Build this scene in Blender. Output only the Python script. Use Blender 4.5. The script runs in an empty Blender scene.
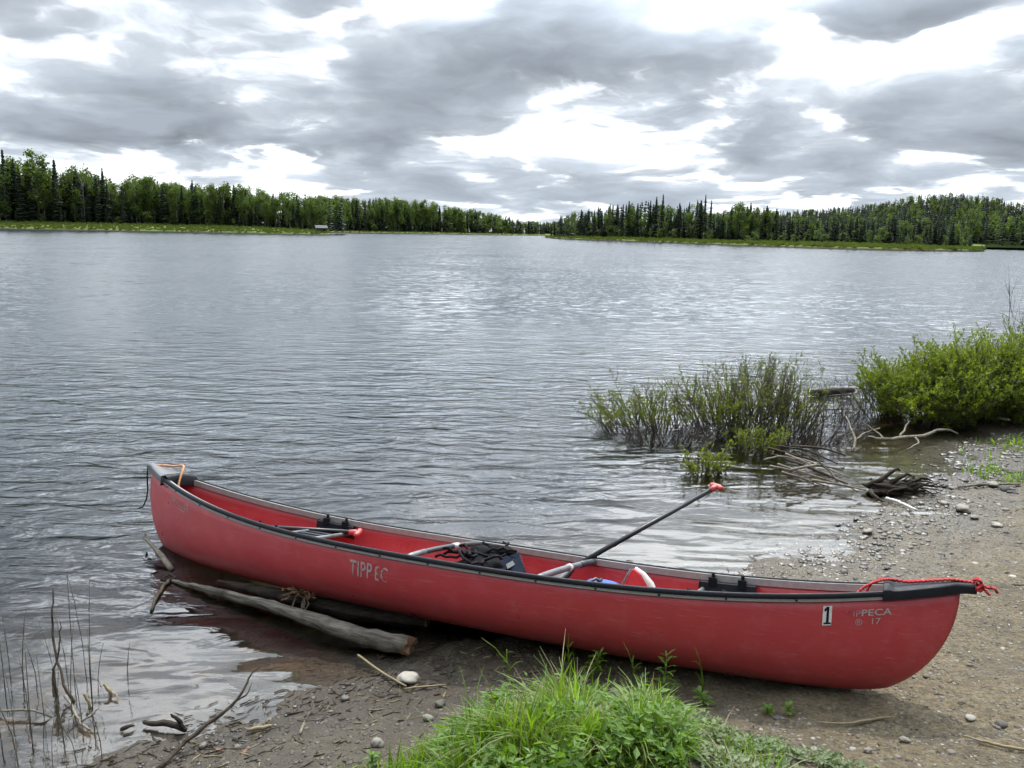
import bpy, bmesh, math, random
import numpy as np
from mathutils import Vector, Matrix, Euler
from mathutils.geometry import delaunay_2d_cdt

rng = np.random.default_rng(11)
random.seed(5)
scene = bpy.context.scene
COL = scene.collection
R_ = math.radians

# ------------------------------------------------------------------ camera
CAM_H = 2.2
FPX = 828.0
Y0, Y1 = 222.0, 242.0
_roll = math.atan2(Y1 - Y0, 1024)
_pitch = math.atan2((384 - (Y0 + Y1) / 2) * math.cos(_roll), FPX)
cF = np.array([0, math.cos(_pitch), -math.sin(_pitch)])
_R0 = np.array([1., 0, 0])
_U0 = np.cross(_R0, cF)
cR = _R0 * math.cos(_roll) + _U0 * math.sin(_roll)
cU = np.cross(cR, cF)
cam_data = bpy.data.cameras.new('camera')
cam = bpy.data.objects.new('camera', cam_data)
COL.objects.link(cam)
cam.matrix_world = Matrix(((cR[0], cU[0], -cF[0], 0), (cR[1], cU[1], -cF[1], 0), (cR[2], cU[2], -cF[2], CAM_H), (0, 0, 0, 1)))
cam_data.sensor_width = 36
cam_data.lens = FPX / 1024 * 36
cam_data.clip_start = .05
cam_data.clip_end = 20000
scene.camera = cam


def ray(x, y):
    d = cF * FPX + cR * (x - 512) + cU * (384 - y)
    return d / np.linalg.norm(d)


def at(x, y, z=0.0):
    """world point at height z seen in direction (x, y) from the photographer's eye: used to survey positions on the ground"""
    d = ray(x, y)
    t = (z - CAM_H) / d[2]
    return np.array([d[0] * t, d[1] * t, z])


def hy(x):
    return Y0 + (Y1 - Y0) * x / 1024


# ------------------------------------------------------------------ helpers
def link(o, parent=None):
    COL.objects.link(o)
    if parent is not None:
        o.parent = parent
    return o


def tag(o, label=None, cat=None, group=None, kind=None):
    if label: o['label'] = label
    if cat: o['category'] = cat
    if group: o['group'] = group
    if kind: o['kind'] = kind
    return o


def empty(name, loc=(0, 0, 0), rot=(0, 0, 0)):
    o = bpy.data.objects.new(name, None)
    o.location = loc
    o.rotation_euler = rot
    o.empty_display_size = .1
    return link(o)


class MB:
    """mesh builder"""
    def __init__(s):
        s.v = []; s.f = []; s.m = []; s.c = []; s.n = 0

    def add(s, verts, faces, mi=0, col=0.5):
        verts = np.asarray(verts, float).reshape(-1, 3)
        b = s.n
        s.v.append(verts)
        s.f.extend([tuple(int(i) + b for i in f) for f in faces])
        s.m.extend([mi] * len(faces))
        c = np.full(len(verts), col) if np.isscalar(col) else np.asarray(col)
        s.c.append(c)
        s.n += len(verts)

    def tube(s, pts, rad, seg=6, mi=0, cap=True, col=0.5):
        pts = np.asarray(pts, float)
        n = len(pts)
        rad = np.full(n, rad) if np.isscalar(rad) else np.asarray(rad, float)
        tan = np.gradient(pts, axis=0)
        tan /= np.linalg.norm(tan, axis=1)[:, None] + 1e-9
        ref = np.array([0, 0, 1.]) if abs(tan[0][2]) < .9 else np.array([1., 0, 0])
        a = np.cross(tan[0], ref); a /= np.linalg.norm(a)
        V = []
        ang = np.arange(seg) / seg * 2 * math.pi
        for i in range(n):
            a = a - tan[i] * (a @ tan[i]); a /= np.linalg.norm(a) + 1e-9
            b = np.cross(tan[i], a)
            V.append(pts[i] + rad[i] * (np.cos(ang)[:, None] * a + np.sin(ang)[:, None] * b))
        F = []
        for i in range(n - 1):
            for k in range(seg):
                k2 = (k + 1) % seg
                F.append((i * seg + k, i * seg + k2, (i + 1) * seg + k2, (i + 1) * seg + k))
        if cap:
            F.append(tuple(range(seg - 1, -1, -1)))
            F.append(tuple((n - 1) * seg + k for k in range(seg)))
        s.add(np.concatenate(V), F, mi, col)

    def box(s, c, d, mi=0, rz=0, col=.5):
        c = np.array(c); d = np.array(d) / 2
        P = np.array([[x, y, z] for x in (-1, 1) for y in (-1, 1) for z in (-1, 1)]) * d
        if rz:
            P = P @ np.array([[math.cos(rz), math.sin(rz), 0], [-math.sin(rz), math.cos(rz), 0], [0, 0, 1]])
        s.add(P + c, [(0, 1, 3, 2), (4, 6, 7, 5), (0, 4, 5, 1), (2, 3, 7, 6), (0, 2, 6, 4), (1, 5, 7, 3)], mi, col)

    def build(s, name, mats, parent=None, smooth=True):
        me = bpy.data.meshes.new(name)
        V = np.concatenate(s.v) if s.v else np.zeros((0, 3))
        me.from_pydata(V.tolist(), [], s.f)
        if not isinstance(mats, (list, tuple)): mats = [mats]
        for m in mats: me.materials.append(m)
        if len(mats) > 1:
            me.polygons.foreach_set('material_index', s.m)
        me.polygons.foreach_set('use_smooth', [smooth] * len(me.polygons))
        at_ = me.attributes.new('vary', 'FLOAT', 'POINT')
        at_.data.foreach_set('value', np.concatenate(s.c))
        me.update()
        o = bpy.data.objects.new(name, me)
        return link(o, parent)


def mod(o, kind, **k):
    m = o.modifiers.new(kind.lower(), kind)
    for a, b in k.items(): setattr(m, a, b)
    return m


# value noise (numpy)
def _hash(ix, iy, seed):
    h = (ix.astype(np.int64) * 374761393 + iy.astype(np.int64) * 668265263 + seed * 974711) & 0x7fffffff
    h = ((h ^ (h >> 13)) * 1274126177) & 0x7fffffff
    return ((h ^ (h >> 16)) & 0xffff) / 65535.0


def vnoise(x, y, seed=0):
    ix = np.floor(x); iy = np.floor(y)
    fx = x - ix; fy = y - iy
    fx = fx * fx * (3 - 2 * fx); fy = fy * fy * (3 - 2 * fy)
    a = _hash(ix, iy, seed); b = _hash(ix + 1, iy, seed); c = _hash(ix, iy + 1, seed); d = _hash(ix + 1, iy + 1, seed)
    return (a + (b - a) * fx) * (1 - fy) + (c + (d - c) * fx) * fy


def fbm(x, y, oct=4, seed=0):
    s = 0; a = .5; t = 0
    for i in range(oct):
        s = s + a * vnoise(x * 2 ** i + 17.3 * i, y * 2 ** i + 5.1 * i, seed + i); t += a; a *= .5
    return s / t


# ------------------------------------------------------------------ materials
class NT:
    def __init__(s, tree):
        s.t = tree; s.n = tree.nodes; s.l = tree.links

    def new(s, typ, **k):
        nd = s.n.new(typ)
        for a, b in k.items(): setattr(nd, a, b)
        return nd

    def put(s, sock, v):
        if isinstance(v, bpy.types.NodeSocket): s.l.new(v, sock)
        else: sock.default_value = v

    def math(s, op, a, b=None, c=None, clamp=False):
        nd = s.new('ShaderNodeMath', operation=op); nd.use_clamp = clamp
        s.put(nd.inputs[0], a)
        if b is not None: s.put(nd.inputs[1], b)
        if c is not None: s.put(nd.inputs[2], c)
        return nd.outputs[0]

    def vmath(s, op, a, b=None):
        nd = s.new('ShaderNodeVectorMath', operation=op)
        s.put(nd.inputs[0], a)
        if b is not None: s.put(nd.inputs[1], b)
        return nd.outputs['Value'] if op in ('LENGTH', 'DOT_PRODUCT', 'DISTANCE') else nd.outputs[0]

    def noise(s, vec, scale, detail=4, rough=.55, dist=0, out=0):
        nd = s.new('ShaderNodeTexNoise')
        s.put(nd.inputs['Vector'], vec)
        nd.inputs['Scale'].default_value = scale; nd.inputs['Detail'].default_value = detail
        nd.inputs['Roughness'].default_value = rough; nd.inputs['Distortion'].default_value = dist
        return nd.outputs[out]

    def voro(s, vec, scale, feature='F1', out='Distance', rand=1):
        nd = s.new('ShaderNodeTexVoronoi', feature=feature)
        s.put(nd.inputs['Vector'], vec); nd.inputs['Scale'].default_value = scale
        nd.inputs['Randomness'].default_value = rand
        return nd.outputs[out]

    def ramp(s, fac, stops, interp='LINEAR'):
        nd = s.new('ShaderNodeValToRGB')
        cr = nd.color_ramp; cr.interpolation = interp
        while len(cr.elements) < len(stops): cr.elements.new(.5)
        for e, (p, c) in zip(cr.elements, stops):
            e.position = p
            e.color = (*c, 1) if hasattr(c, '__len__') else (c, c, c, 1)
        s.put(nd.inputs[0], fac)
        return nd.outputs[0]

    def mix(s, fac, a, b, blend='MIX'):
        nd = s.new('ShaderNodeMix', data_type='RGBA', blend_type=blend)
        s.put(nd.inputs[0], fac)
        for i, v in ((6, a), (7, b)):
            if not isinstance(v, bpy.types.NodeSocket): v = (*v, 1) if len(v) == 3 else v
            s.put(nd.inputs[i], v)
        return nd.outputs[2]

    def maprange(s, v, a, b, c=0., d=1., smooth=False):
        nd = s.new('ShaderNodeMapRange')
        if smooth: nd.interpolation_type = 'SMOOTHSTEP'
        s.put(nd.inputs[0], v)
        for i, q in enumerate((a, b, c, d)): nd.inputs[i + 1].default_value = q
        return nd.outputs[0]

    def scale(s, vec, sx, sy, sz, rz=0):
        nd = s.new('ShaderNodeMapping')
        s.put(nd.inputs[0], vec)
        nd.inputs['Scale'].default_value = (sx, sy, sz)
        nd.inputs['Rotation'].default_value = (0, 0, rz)
        return nd.outputs[0]


def material(name, fn):
    m = bpy.data.materials.new(name)
    m.use_nodes = True
    t = NT(m.node_tree)
    t.bsdf = m.node_tree.nodes['Principled BSDF']
    t.out = m.node_tree.nodes['Material Output']
    fn(t)
    return m


def P(t, color=None, rough=None, metal=None, normal=None, spec=None):
    b = t.bsdf
    if color is not None:
        if not isinstance(color, bpy.types.NodeSocket): color = (*color, 1)
        t.put(b.inputs['Base Color'], color)
    if rough is not None: t.put(b.inputs['Roughness'], rough)
    if metal is not None: t.put(b.inputs['Metallic'], metal)
    if normal is not None: t.put(b.inputs['Normal'], normal)
    if spec is not None: t.put(b.inputs['Specular IOR Level'], spec)


def bump(t, h, strength=.3, dist=.01, normal=None):
    nd = t.new('ShaderNodeBump')
    nd.inputs['Strength'].default_value = strength
    nd.inputs['Distance'].default_value = dist
    t.put(nd.inputs['Height'], h)
    if normal is not None: t.put(nd.inputs['Normal'], normal)
    return nd.outputs[0]


def obj_co(t): return t.new('ShaderNodeTexCoord').outputs['Object']
def pos(t): return t.new('ShaderNodeNewGeometry').outputs['Position']
def vary(t):
    a = t.new('ShaderNodeAttribute'); a.attribute_name = 'vary'
    return a.outputs['Fac']


def plain(name, base, rough=.5, metal=0., var=.25, scale=20, bmp=.1, spec=.5):
    def fn(t):
        co = obj_co(t)
        n = t.noise(co, scale, 5, .6)
        c = t.mix(t.maprange(n, .3, .7, 0, 1), tuple(x * (1 - var) for x in base), tuple(min(1, x * (1 + var)) for x in base))
        P(t, c, t.maprange(n, .3, .7, rough * .8, min(1, rough * 1.2)), metal, bump(t, n, bmp, .004) if bmp else None, spec)
    return material(name, fn)


def foliage_mat(name, dark, light, trans=.45, tcol=None, rough=.5):
    def fn(t):
        v = vary(t)
        n = t.noise(pos(t), 3.0, 3)
        f = t.math('ADD', t.math('MULTIPLY', v, .75), t.math('MULTIPLY', n, .3), clamp=True)
        c = t.mix(f, dark, light)
        P(t, c, rough, spec=.35)
        tr = t.new('ShaderNodeBsdfTranslucent')
        tc = t.mix(1., c, tcol or (1.5, 1.6, .6), 'MULTIPLY')
        t.put(tr.inputs[0], tc)
        mx = t.new('ShaderNodeMixShader')
        mx.inputs[0].default_value = trans
        t.l.new(t.bsdf.outputs[0], mx.inputs[1]); t.l.new(tr.outputs[0], mx.inputs[2])
        t.l.new(mx.outputs[0], t.out.inputs[0])
    return material(name, fn)


def _hull(t):
    co = obj_co(t)
    n = t.noise(co, 2.2, 5, .6)
    base = t.mix(n, (.345, .029, .035), (.425, .043, .049))
    # scuffs: long thin scratches along the hull and chalky fading
    st = t.noise(t.scale(co, .9, 6, 26), 5, 4, .7)
    sc = t.maprange(st, .59, .68)
    base = t.mix(t.math('MULTIPLY', sc, .28), base, (.56, .25, .25))
    s2_ = t.maprange(t.noise(t.scale(co, .5, 9, 60), 7, 3, .7), .66, .70)
    base = t.mix(t.math('MULTIPLY', s2_, .35), base, (.20, .02, .025))
    ch = t.maprange(t.noise(co, 9, 6, .65), .5, .75)
    base = t.mix(t.math('MULTIPLY', ch, .20), base, (.52, .17, .18))
    # dirt low on the hull; the deeper tone of ground reflection is painted in too
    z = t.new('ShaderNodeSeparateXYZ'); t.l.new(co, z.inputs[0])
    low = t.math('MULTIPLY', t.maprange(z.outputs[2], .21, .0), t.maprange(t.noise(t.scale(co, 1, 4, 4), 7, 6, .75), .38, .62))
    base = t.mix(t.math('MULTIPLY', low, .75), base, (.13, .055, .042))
    P(t, base, t.maprange(t.noise(co, 6, 5), .3, .7, .26, .42), 0., bump(t, t.noise(co, 5, 3), .08, .006), .5)


def _ground(t):
    p = pos(t)
    s = t.new('ShaderNodeSeparateXYZ'); t.l.new(p, s.inputs[0])
    n1 = t.noise(p, .9, 5, .6)
    n2 = t.noise(p, 6, 6, .65)
    n3 = t.noise(p, 45, 5, .7)
    mud = t.mix(n2, (.027, .022, .016), (.070, .058, .041))
    sand = t.mix(t.maprange(n3, .34, .66), (.062, .048, .027), (.185, .148, .087))
    x_ = t.maprange(s.outputs[0], -.2, 1.9)
    f = t.math('ADD', t.math('MULTIPLY', x_, .62), t.math('SUBTRACT', n1, .30), clamp=True)
    c = t.mix(f, mud, sand)
    # small stones embedded in it
    # darker rubble and soil toward the leafy bank
    far_ = t.math('MULTIPLY', t.maprange(t.math('ADD', s.outputs[1], t.math('MULTIPLY', n1, 1.6)), 7.2, 8.6), .75)
    c = t.mix(far_, c, t.mix(n2, (.025, .022, .016), (.075, .066, .048)))
    c = t.mix(t.maprange(t.noise(p, 2.6, 6, .7), .48, .66, 0, .7), c, (.052, .043, .029))
    vd = t.voro(p, 34); vc = t.voro(p, 34, out='Color')
    hs = t.new('ShaderNodeSeparateColor'); t.l.new(vc, hs.inputs[0])
    stone = t.ramp(hs.outputs[0], [(0, (.04, .038, .034)), (.5, (.11, .098, .078)), (.85, (.17, .155, .125)), (1, (.25, .23, .19))])
    m = t.math('MULTIPLY', t.maprange(vd, .42, .30), t.maprange(hs.outputs[1], .45, .5))
    c = t.mix(t.math('MULTIPLY', m, .75), c, stone)
    # damp soil beside the water; brown silt and sunk leaves below it
    wet = t.maprange(t.math('ADD', s.outputs[2], t.math('MULTIPLY', t.math('SUBTRACT', n2, .5), .05)), .012, .075, 1, 0)
    c = t.mix(t.math('MULTIPLY', wet, .62), c, t.mix(1., c, (.42, .40, .38), 'MULTIPLY'))
    lv = t.voro(t.scale(p, 1, 1, .2), 11, out='Color')
    hl = t.new('ShaderNodeSeparateColor'); t.l.new(lv, hl.inputs[0])
    silt = t.ramp(hl.outputs[0], [(0, (.012, .009, .006)), (.45, (.025, .017, .010)), (.8, (.062, .040, .019)), (1, (.10, .068, .033))])
    silt = t.mix(t.maprange(t.noise(p, 3.1, 4), .42, .6), silt, (.028, .023, .017))
    silt = t.mix(t.maprange(t.math('ADD', s.outputs[0], n1), .3, 1.6), silt, t.mix(n2, (.030, .028, .020), (.075, .070, .052)))
    c = t.mix(t.maprange(s.outputs[2], -.005, -.05), c, silt)
    h = t.math('ADD', t.math('MULTIPLY', n3, .5), t.math('MULTIPLY', m, .6))
    cl_ = t.noise(p, 17, 6, .75)
    c = t.mix(t.maprange(cl_, .54, .66, 0, .65), c, (.040, .032, .021))
    c = t.mix(t.maprange(t.noise(p, 26, 4, .7), .60, .68, 0, .4), c, (.20, .175, .13))
    P(t, c, t.maprange(wet, 0, 1, .9, .42), 0., bump(t, t.math('ADD', h, t.math('MULTIPLY', cl_, 1.2)), 1., .016), .3)


def _water(t):
    p = pos(t)
    s = t.new('ShaderNodeSeparateXYZ'); t.l.new(p, s.inputs[0])
    dist = t.vmath('LENGTH', p)
    rot = R_(7)
    a = t.noise(t.scale(p, 1.0, 2.3, 1, rot), 2.5, 3, .5, .8)         # wavelets
    b = t.noise(t.scale(p, 1.0, 2.6, 1, R_(-9)), .85, 2, .5, .5)      # broader swell
    c = t.noise(t.scale(p, 1.0, 1.8, 1, R_(16)), 8., 1, .5, .5)     # fine ripples
    g = t.noise(p, .11, 3, .5)                                        # gusts: patches of rougher and smoother water
    # calm in the lee of the bank, rougher out on the lake
    d2 = t.math('MULTIPLY', t.math('SUBTRACT', t.math('SUBTRACT', s.outputs[1], t.math('MULTIPLY', s.outputs[0], .86)), 4.3), .76)
    calm = t.maprange(d2, .3, 4.6, .07, 1.0, True)
    gust = t.maprange(g, .3, .7, .6, 1.25)
    amp = t.math('MULTIPLY', calm, gust)
    fine = t.math('MULTIPLY', c, t.maprange(d2, .5, 6, .010, .075, True))
    h = t.math('ADD', t.math('MULTIPLY', t.math('ADD', t.math('MULTIPLY', a, .55), fine), amp), t.math('MULTIPLY', b, t.maprange(d2, .2, 6, .28, .62, True)))
    nb = t.new('ShaderNodeBump'); nb.inputs['Strength'].default_value = 1.0
    nb.inputs['Distance'].default_value = .10
    t.put(nb.inputs['Height'], h)
    # beyond a few metres the wavelets are smaller than a pixel: use their slopes directly
    def slope(sc, mp, rz):
        nd = t.new('ShaderNodeTexNoise'); t.put(nd.inputs['Vector'], t.scale(p, 1, mp, 1, rz))
        nd.inputs['Scale'].default_value = sc; nd.inputs['Detail'].default_value = 3; nd.inputs['Roughness'].default_value = .6
        return t.vmath('SUBTRACT', nd.outputs['Color'], (.5, .5, .5))
    sl = t.vmath('ADD', t.vmath('MULTIPLY', slope(2.4, 2.2, rot), (.24, .44, 0)), t.vmath('MULTIPLY', slope(.42, 2.4, R_(-6)), (.04, .10, 0)))
    gs = t.new('ShaderNodeCombineXYZ')
    for k_ in (0, 1, 2): t.l.new(gust, gs.inputs[k_])
    # at grazing angles the wave faces one sees are those turned toward the eye
    inc = t.vmath('MULTIPLY', t.new('ShaderNodeNewGeometry').outputs['Incoming'], (.075, .075, 0))
    # now and then a steep facet that can catch the sun
    st_ = t.maprange(t.noise(t.scale(p, 1, 1.6, 1, rot), 2.6, 1, .5), .765, .82, 0, .48)
    sg = t.new('ShaderNodeCombineXYZ')
    for k_ in (0, 1): t.l.new(st_, sg.inputs[k_])
    inc = t.vmath('ADD', inc, t.vmath('MULTIPLY', t.new('ShaderNodeNewGeometry').outputs['Incoming'], sg.outputs[0]))
    sl = t.vmath('NORMALIZE', t.vmath('ADD', t.vmath('ADD', t.vmath('MULTIPLY', sl, gs.outputs[0]), inc), (0, 0, 1)))
    nm = t.new('ShaderNodeMix'); nm.data_type = 'VECTOR'
    t.put(nm.inputs[0], t.maprange(dist, 7, 26, 0, 1, True)); t.l.new(nb.outputs[0], nm.inputs[4]); t.l.new(sl, nm.inputs[5])
    nrm = t.vmath('NORMALIZE', nm.outputs[1])
    fr = t.new('ShaderNodeFresnel'); fr.inputs[0].default_value = 1.333
    t.l.new(nrm, fr.inputs['Normal'])
    gl = t.new('ShaderNodeBsdfGlossy'); t.put(gl.inputs['Roughness'], t.maprange(dist, 9, 60, .035, .07, True))
    gl.inputs['Color'].default_value = (1, 1, 1, 1)
    t.l.new(nrm, gl.inputs['Normal'])
    tr = t.new('ShaderNodeBsdfTransparent'); tr.inputs[0].default_value = (.97, .97, .95, 1)
    mx = t.new('ShaderNodeMixShader')
    t.l.new(fr.outputs[0], mx.inputs[0]); t.l.new(tr.outputs[0], mx.inputs[1]); t.l.new(gl.outputs[0], mx.inputs[2])
    # fine silt in the open water scatters a little light back
    df = t.new('ShaderNodeBsdfDiffuse'); df.inputs[0].default_value = (.20, .25, .28, 1)
    m2 = t.new('ShaderNodeMixShader'); t.put(m2.inputs[0], t.maprange(d2, 1.0, 8, .0, .16, True))
    t.l.new(tr.outputs[0], m2.inputs[1]); t.l.new(df.outputs[0], m2.inputs[2]); t.l.new(m2.outputs[0], mx.inputs[1])
    t.l.new(mx.outputs[0], t.out.inputs['Surface'])
    va = t.new('ShaderNodeVolumeAbsorption')
    va.inputs['Color'].default_value = (.50, .43, .27, 1); va.inputs['Density'].default_value = 3.0
    t.l.new(va.outputs[0], t.out.inputs['Volume'])
    t.n.remove(t.bsdf)


def _stone(t):
    v = vary(t); p = pos(t)
    c = t.ramp(v, [(0, (.025, .023, .021)), (.3, (.065, .058, .05)), (.6, (.13, .118, .098)), (.85, (.21, .193, .163)), (1, (.33, .31, .27))])
    n = t.noise(p, 60, 4)
    c = t.mix(t.maprange(n, .3, .7, 0, .5), c, t.mix(1., c, (.6, .57, .52), 'MULTIPLY'))
    s = t.new('ShaderNodeSeparateXYZ'); t.l.new(p, s.inputs[0])
    wet = t.maprange(s.outputs[2], .015, .05, 1, 0)
    c = t.mix(t.math('MULTIPLY', wet, .6), c, t.mix(1., c, (.35, .34, .33), 'MULTIPLY'))
    P(t, c, t.maprange(wet, 0, 1, .8, .35), 0., bump(t, n, .4, .004), .4)


def _wood(dark, light, stretch=(3, 30, 30), turn=0.):
    def fn(t):
        co = obj_co(t)
        n = t.noise(t.scale(t.scale(co, 1, 1, 1, turn), *stretch), 1.5, 6, .7)
        n2 = t.noise(co, 7, 5, .6)
        c = t.mix(t.maprange(n, .36, .62), dark, light)
        c = t.mix(t.maprange(n2, .5, .72, 0, .75), c, tuple(x * .45 for x in dark))
        P(t, c, .85, 0., bump(t, n, 1., .012), .15)
    return fn


def _lettering(keep):
    def fn(t):
        n = t.noise(obj_co(t), 42, 5, .75)
        c = t.mix(t.maprange(n, .40 + keep * .28, .50 + keep * .28), (.33, .28, .265), (.31, .022, .029))
        P(t, c, .55)
    return fn


M = {}
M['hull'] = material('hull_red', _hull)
M['ground'] = material('ground', _ground)
M['water'] = material('water', _water)
M['stone'] = material('stone', _stone)
M['alu'] = plain('grey_vinyl', (.24, .24, .225), .45, 0, .15, 30, .05)
M['black'] = plain('black_vinyl', (.010, .011, .014), .55, 0, .35, 25, .05, .15)
M['blackseat'] = plain('black_plastic', (.012, .014, .018), .55, 0, .3, 30, .1, .15)
M['tube'] = plain('grey_tube', (.13, .135, .14), .42, .3, .2, 18, .05)
M['tubedark'] = plain('dark_tube', (.03, .032, .036), .42, .0, .3, 18, .05)
M['white'] = plain('white_tape', (.5, .49, .46), .6, 0, .12, 40, .1)
M['shaft'] = plain('black_shaft', (.008, .008, .010), .4, 0, .3, 20, .03, .35)
M['grip'] = plain('red_grip', (.42, .055, .05), .45, 0, .15, 20, .05)
M['rope'] = plain('red_rope', (.36, .022, .026), .8, 0, .3, 160, .6)
M['strap'] = plain('orange_strap', (.50, .24, .10), .75, 0, .2, 90, .3)
M['cord'] = plain('dark_cord', (.010, .010, .012), .85, 0, .3, 90, .3, .1)
M['cushred'] = plain('red_fabric', (.45, .022, .03), .75, 0, .2, 60, .3)
M['piping'] = plain('white_fabric', (.48, .45, .41), .8, 0, .12, 60, .3)
M['blue'] = plain('blue_fabric', (.025, .075, .29), .75, 0, .25, 40, .3)
M['orange'] = plain('orange_fabric', (.5, .085, .02), .75, 0, .15, 40, .2)
M['packblack'] = plain('pack_fabric', (.006, .006, .007), .85, 0, .5, 30, .4, .05)
M['navy'] = plain('navy_fabric', (.005, .008, .017), .85, 0, .4, 50, .4, .05)
M['greyfab'] = plain('grey_fabric', (.09, .09, .09), .8, 0, .25, 50, .3, .1)
M['log'] = material('weathered_log', _wood((.045, .038, .03), (.165, .148, .122), (2.2, 34, 34), R_(25)))
M['logdark'] = material('sodden_log', _wood((.018, .014, .011), (.055, .044, .034)))
M['logend'] = plain('broken_wood', (.13, .07, .034), .85, 0, .4, 60, .6)
M['stick'] = material('bleached_stick', _wood((.12, .10, .075), (.26, .23, .18), (40, 40, 6)))
M['stickdark'] = material('dark_stick', _wood((.03, .024, .018), (.09, .07, .052), (40, 40, 6)))
M['straw'] = plain('dry_straw', (.19, .15, .08), .8, 0, .25, 50, .1)
M['stem'] = plain('shrub_stem', (.058, .045, .036), .8, 0, .35, 30, .3)
M['stemlight'] = plain('pale_stem', (.22, .19, .16), .8, 0, .3, 30, .3)
M['reed'] = plain('dead_reed', (.085, .085, .055), .8, 0, .4, 12, .1)
M['leaf'] = foliage_mat('shrub_leaf', (.055, .078, .012), (.165, .20, .026), .5)
M['leafbright'] = foliage_mat('bright_shrub_leaf', (.062, .094, .013), (.165, .203, .028), .48)
M['grass'] = foliage_mat('grass_blade', (.044, .090, .007), (.165, .265, .020), .5)
M['grassdry'] = foliage_mat('grass_dry', (.10, .10, .03), (.22, .185, .08), .35, (1.2, 1.1, .7))
M['herb'] = foliage_mat('herb_leaf', (.052, .11, .014), (.150, .255, .038), .47)
M['mat_leaf'] = foliage_mat('groundcover_leaf', (.065, .10, .035), (.20, .25, .12), .3, (1.2, 1.3, .7), .6)
M['deadleaf'] = plain('dead_leaf', (.13, .055, .025), .8, 0, .4, 50, .3)
M['spruce'] = foliage_mat('spruce_needles', (.015, .026, .014), (.044, .062, .028), .12, (1.2, 1.3, .7), .8)
M['birch'] = foliage_mat('birch_leaves', (.040, .068, .013), (.105, .150, .030), .42, (1.3, 1.4, .6), .7)
M['bark'] = plain('bark', (.06, .05, .045), .9, 0, .4, 2, .3)
M['birchbark'] = plain('birch_bark', (.16, .155, .14), .8, 0, .4, 1.5, .2)


def _shore(t):
    p = pos(t)
    s = t.new('ShaderNodeSeparateXYZ'); t.l.new(p, s.inputs[0])
    n = t.noise(t.scale(p, 1, 1, .3), .16, 5, .65); n2 = t.noise(p, 1.4, 4, .7)
    c = t.mix(t.maprange(n, .35, .65), (.05, .075, .014), (.115, .14, .03))
    c = t.mix(t.maprange(n2, .5, .7, 0, .5), c, (.06, .07, .024))
    c = t.mix(t.maprange(s.outputs[2], .42, .22), c, (.035, .028, .02))
    P(t, c, .9, 0., bump(t, n2, 1., .5), .1)


M['shore'] = material('marsh_grass', _shore)
M['hill'] = plain('forest_floor', (.015, .022, .008), 1., 0, .4, .05, .2, .0)

# ------------------------------------------------------------------ the canoe's geometry (also needed by ground and water)
CX, CY, CZ, HD, PIT, ROL, BEAM, HM, HE, KS, QB, LEN, STEM, FLAT, ER, FF = [-0.2881, 4.4747, 0.0035, -0.4332, 0.0368, -0.2452, 0.9186, 0.3741, 0.5754, 2.9799, 0.8588, 5.0844, 0.386, 0.5428, 1.2727, 0.738]
CM = Matrix.Translation((CX, CY, CZ)) @ Euler((ROL, -PIT, HD), 'XYZ').to_matrix().to_4x4()
CMI = np.array(CM.inverted())
CMn = np.array(CM)


def to_world(v):
    v = np.asarray(v, float)
    return v @ CMn[:3, :3].T + CMn[:3, 3]


def to_local(v):
    v = np.asarray(v, float)
    return v @ CMI[:3, :3].T + CMI[:3, 3]


def hull_pt(T, u, side, off=0.0):
    """T in [-1, 1] along the hull, u 0 (keel) .. 1 (gunwale), side -1 near / +1 far; local coordinates"""
    T = np.asarray(T, float); u = np.asarray(u, float)
    a = np.abs(T)
    b = BEAM / 2 * np.maximum(1 - a ** 2, 0) ** QB
    s = HM + (HE + np.where(T < 0, .045, 0) - HM) * a ** KS
    rk = .05 * a ** 6 * ER
    ang = u * math.pi / 2
    fl = FLAT + (.95 - FLAT) * a ** 4
    y = np.maximum(b - off, 0) * np.sin(ang) ** fl
    z = rk + (s - rk) * (1 - np.clip(np.cos(ang), 0, 1) ** FF) + off * (1 - u)
    sq_ = 1 - np.clip(z / .55, 0, 1)
    pull = np.where(T > 0, .52, .40) * (1 - np.sqrt(np.maximum(1 - sq_ * sq_, 0))) * a ** 8
    x = T * LEN / 2 - np.sign(T) * (pull + off * a ** 8)
    return np.stack([x + 0 * y, side * y, z + 0 * y], -1)


NT_, NU_ = 121, 22
TT = np.sin(np.linspace(-1, 1, NT_) * math.pi / 2) * .5 + np.linspace(-1, 1, NT_) * .5
UU = np.linspace(0, 1, NU_) ** 1.15


def hull_shell(off):
    rows = []
    for s_, us in ((-1, UU[::-1]), (1, UU[1:])):
        for u in us:
            rows.append(hull_pt(TT, np.full(NT_, u), s_, off))
    return np.stack(rows)      # (2*NU-1, NT, 3) from near gunwale over the keel to the far one


OUT = hull_shell(0.0)
INN = hull_shell(.009)
OUTW = to_world(OUT)

# water line of the hull: where its outer skin crosses z = 0
near_wl, far_wl = [], []
for j in range(NT_):
    col = OUTW[:, j]
    zz = col[:, 2]
    cr = [i for i in range(len(zz) - 1) if (zz[i] > 0) != (zz[i + 1] > 0)]
    if len(cr) >= 2:
        pp = []
        for i in (cr[0], cr[-1]):
            k = zz[i] / (zz[i] - zz[i + 1])
            pp.append(col[i] + (col[i + 1] - col[i]) * k)
        if np.linalg.norm(pp[0] - pp[1]) > .03:
            mid = (pp[0] + pp[1]) / 2
            for lst, q in ((near_wl, pp[0]), (far_wl, pp[1])):
                d = mid - q; L = np.linalg.norm(d)
                lst.append(q + d / L * .004)
WL = np.array(near_wl + far_wl[::-1])[:, :2]

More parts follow.
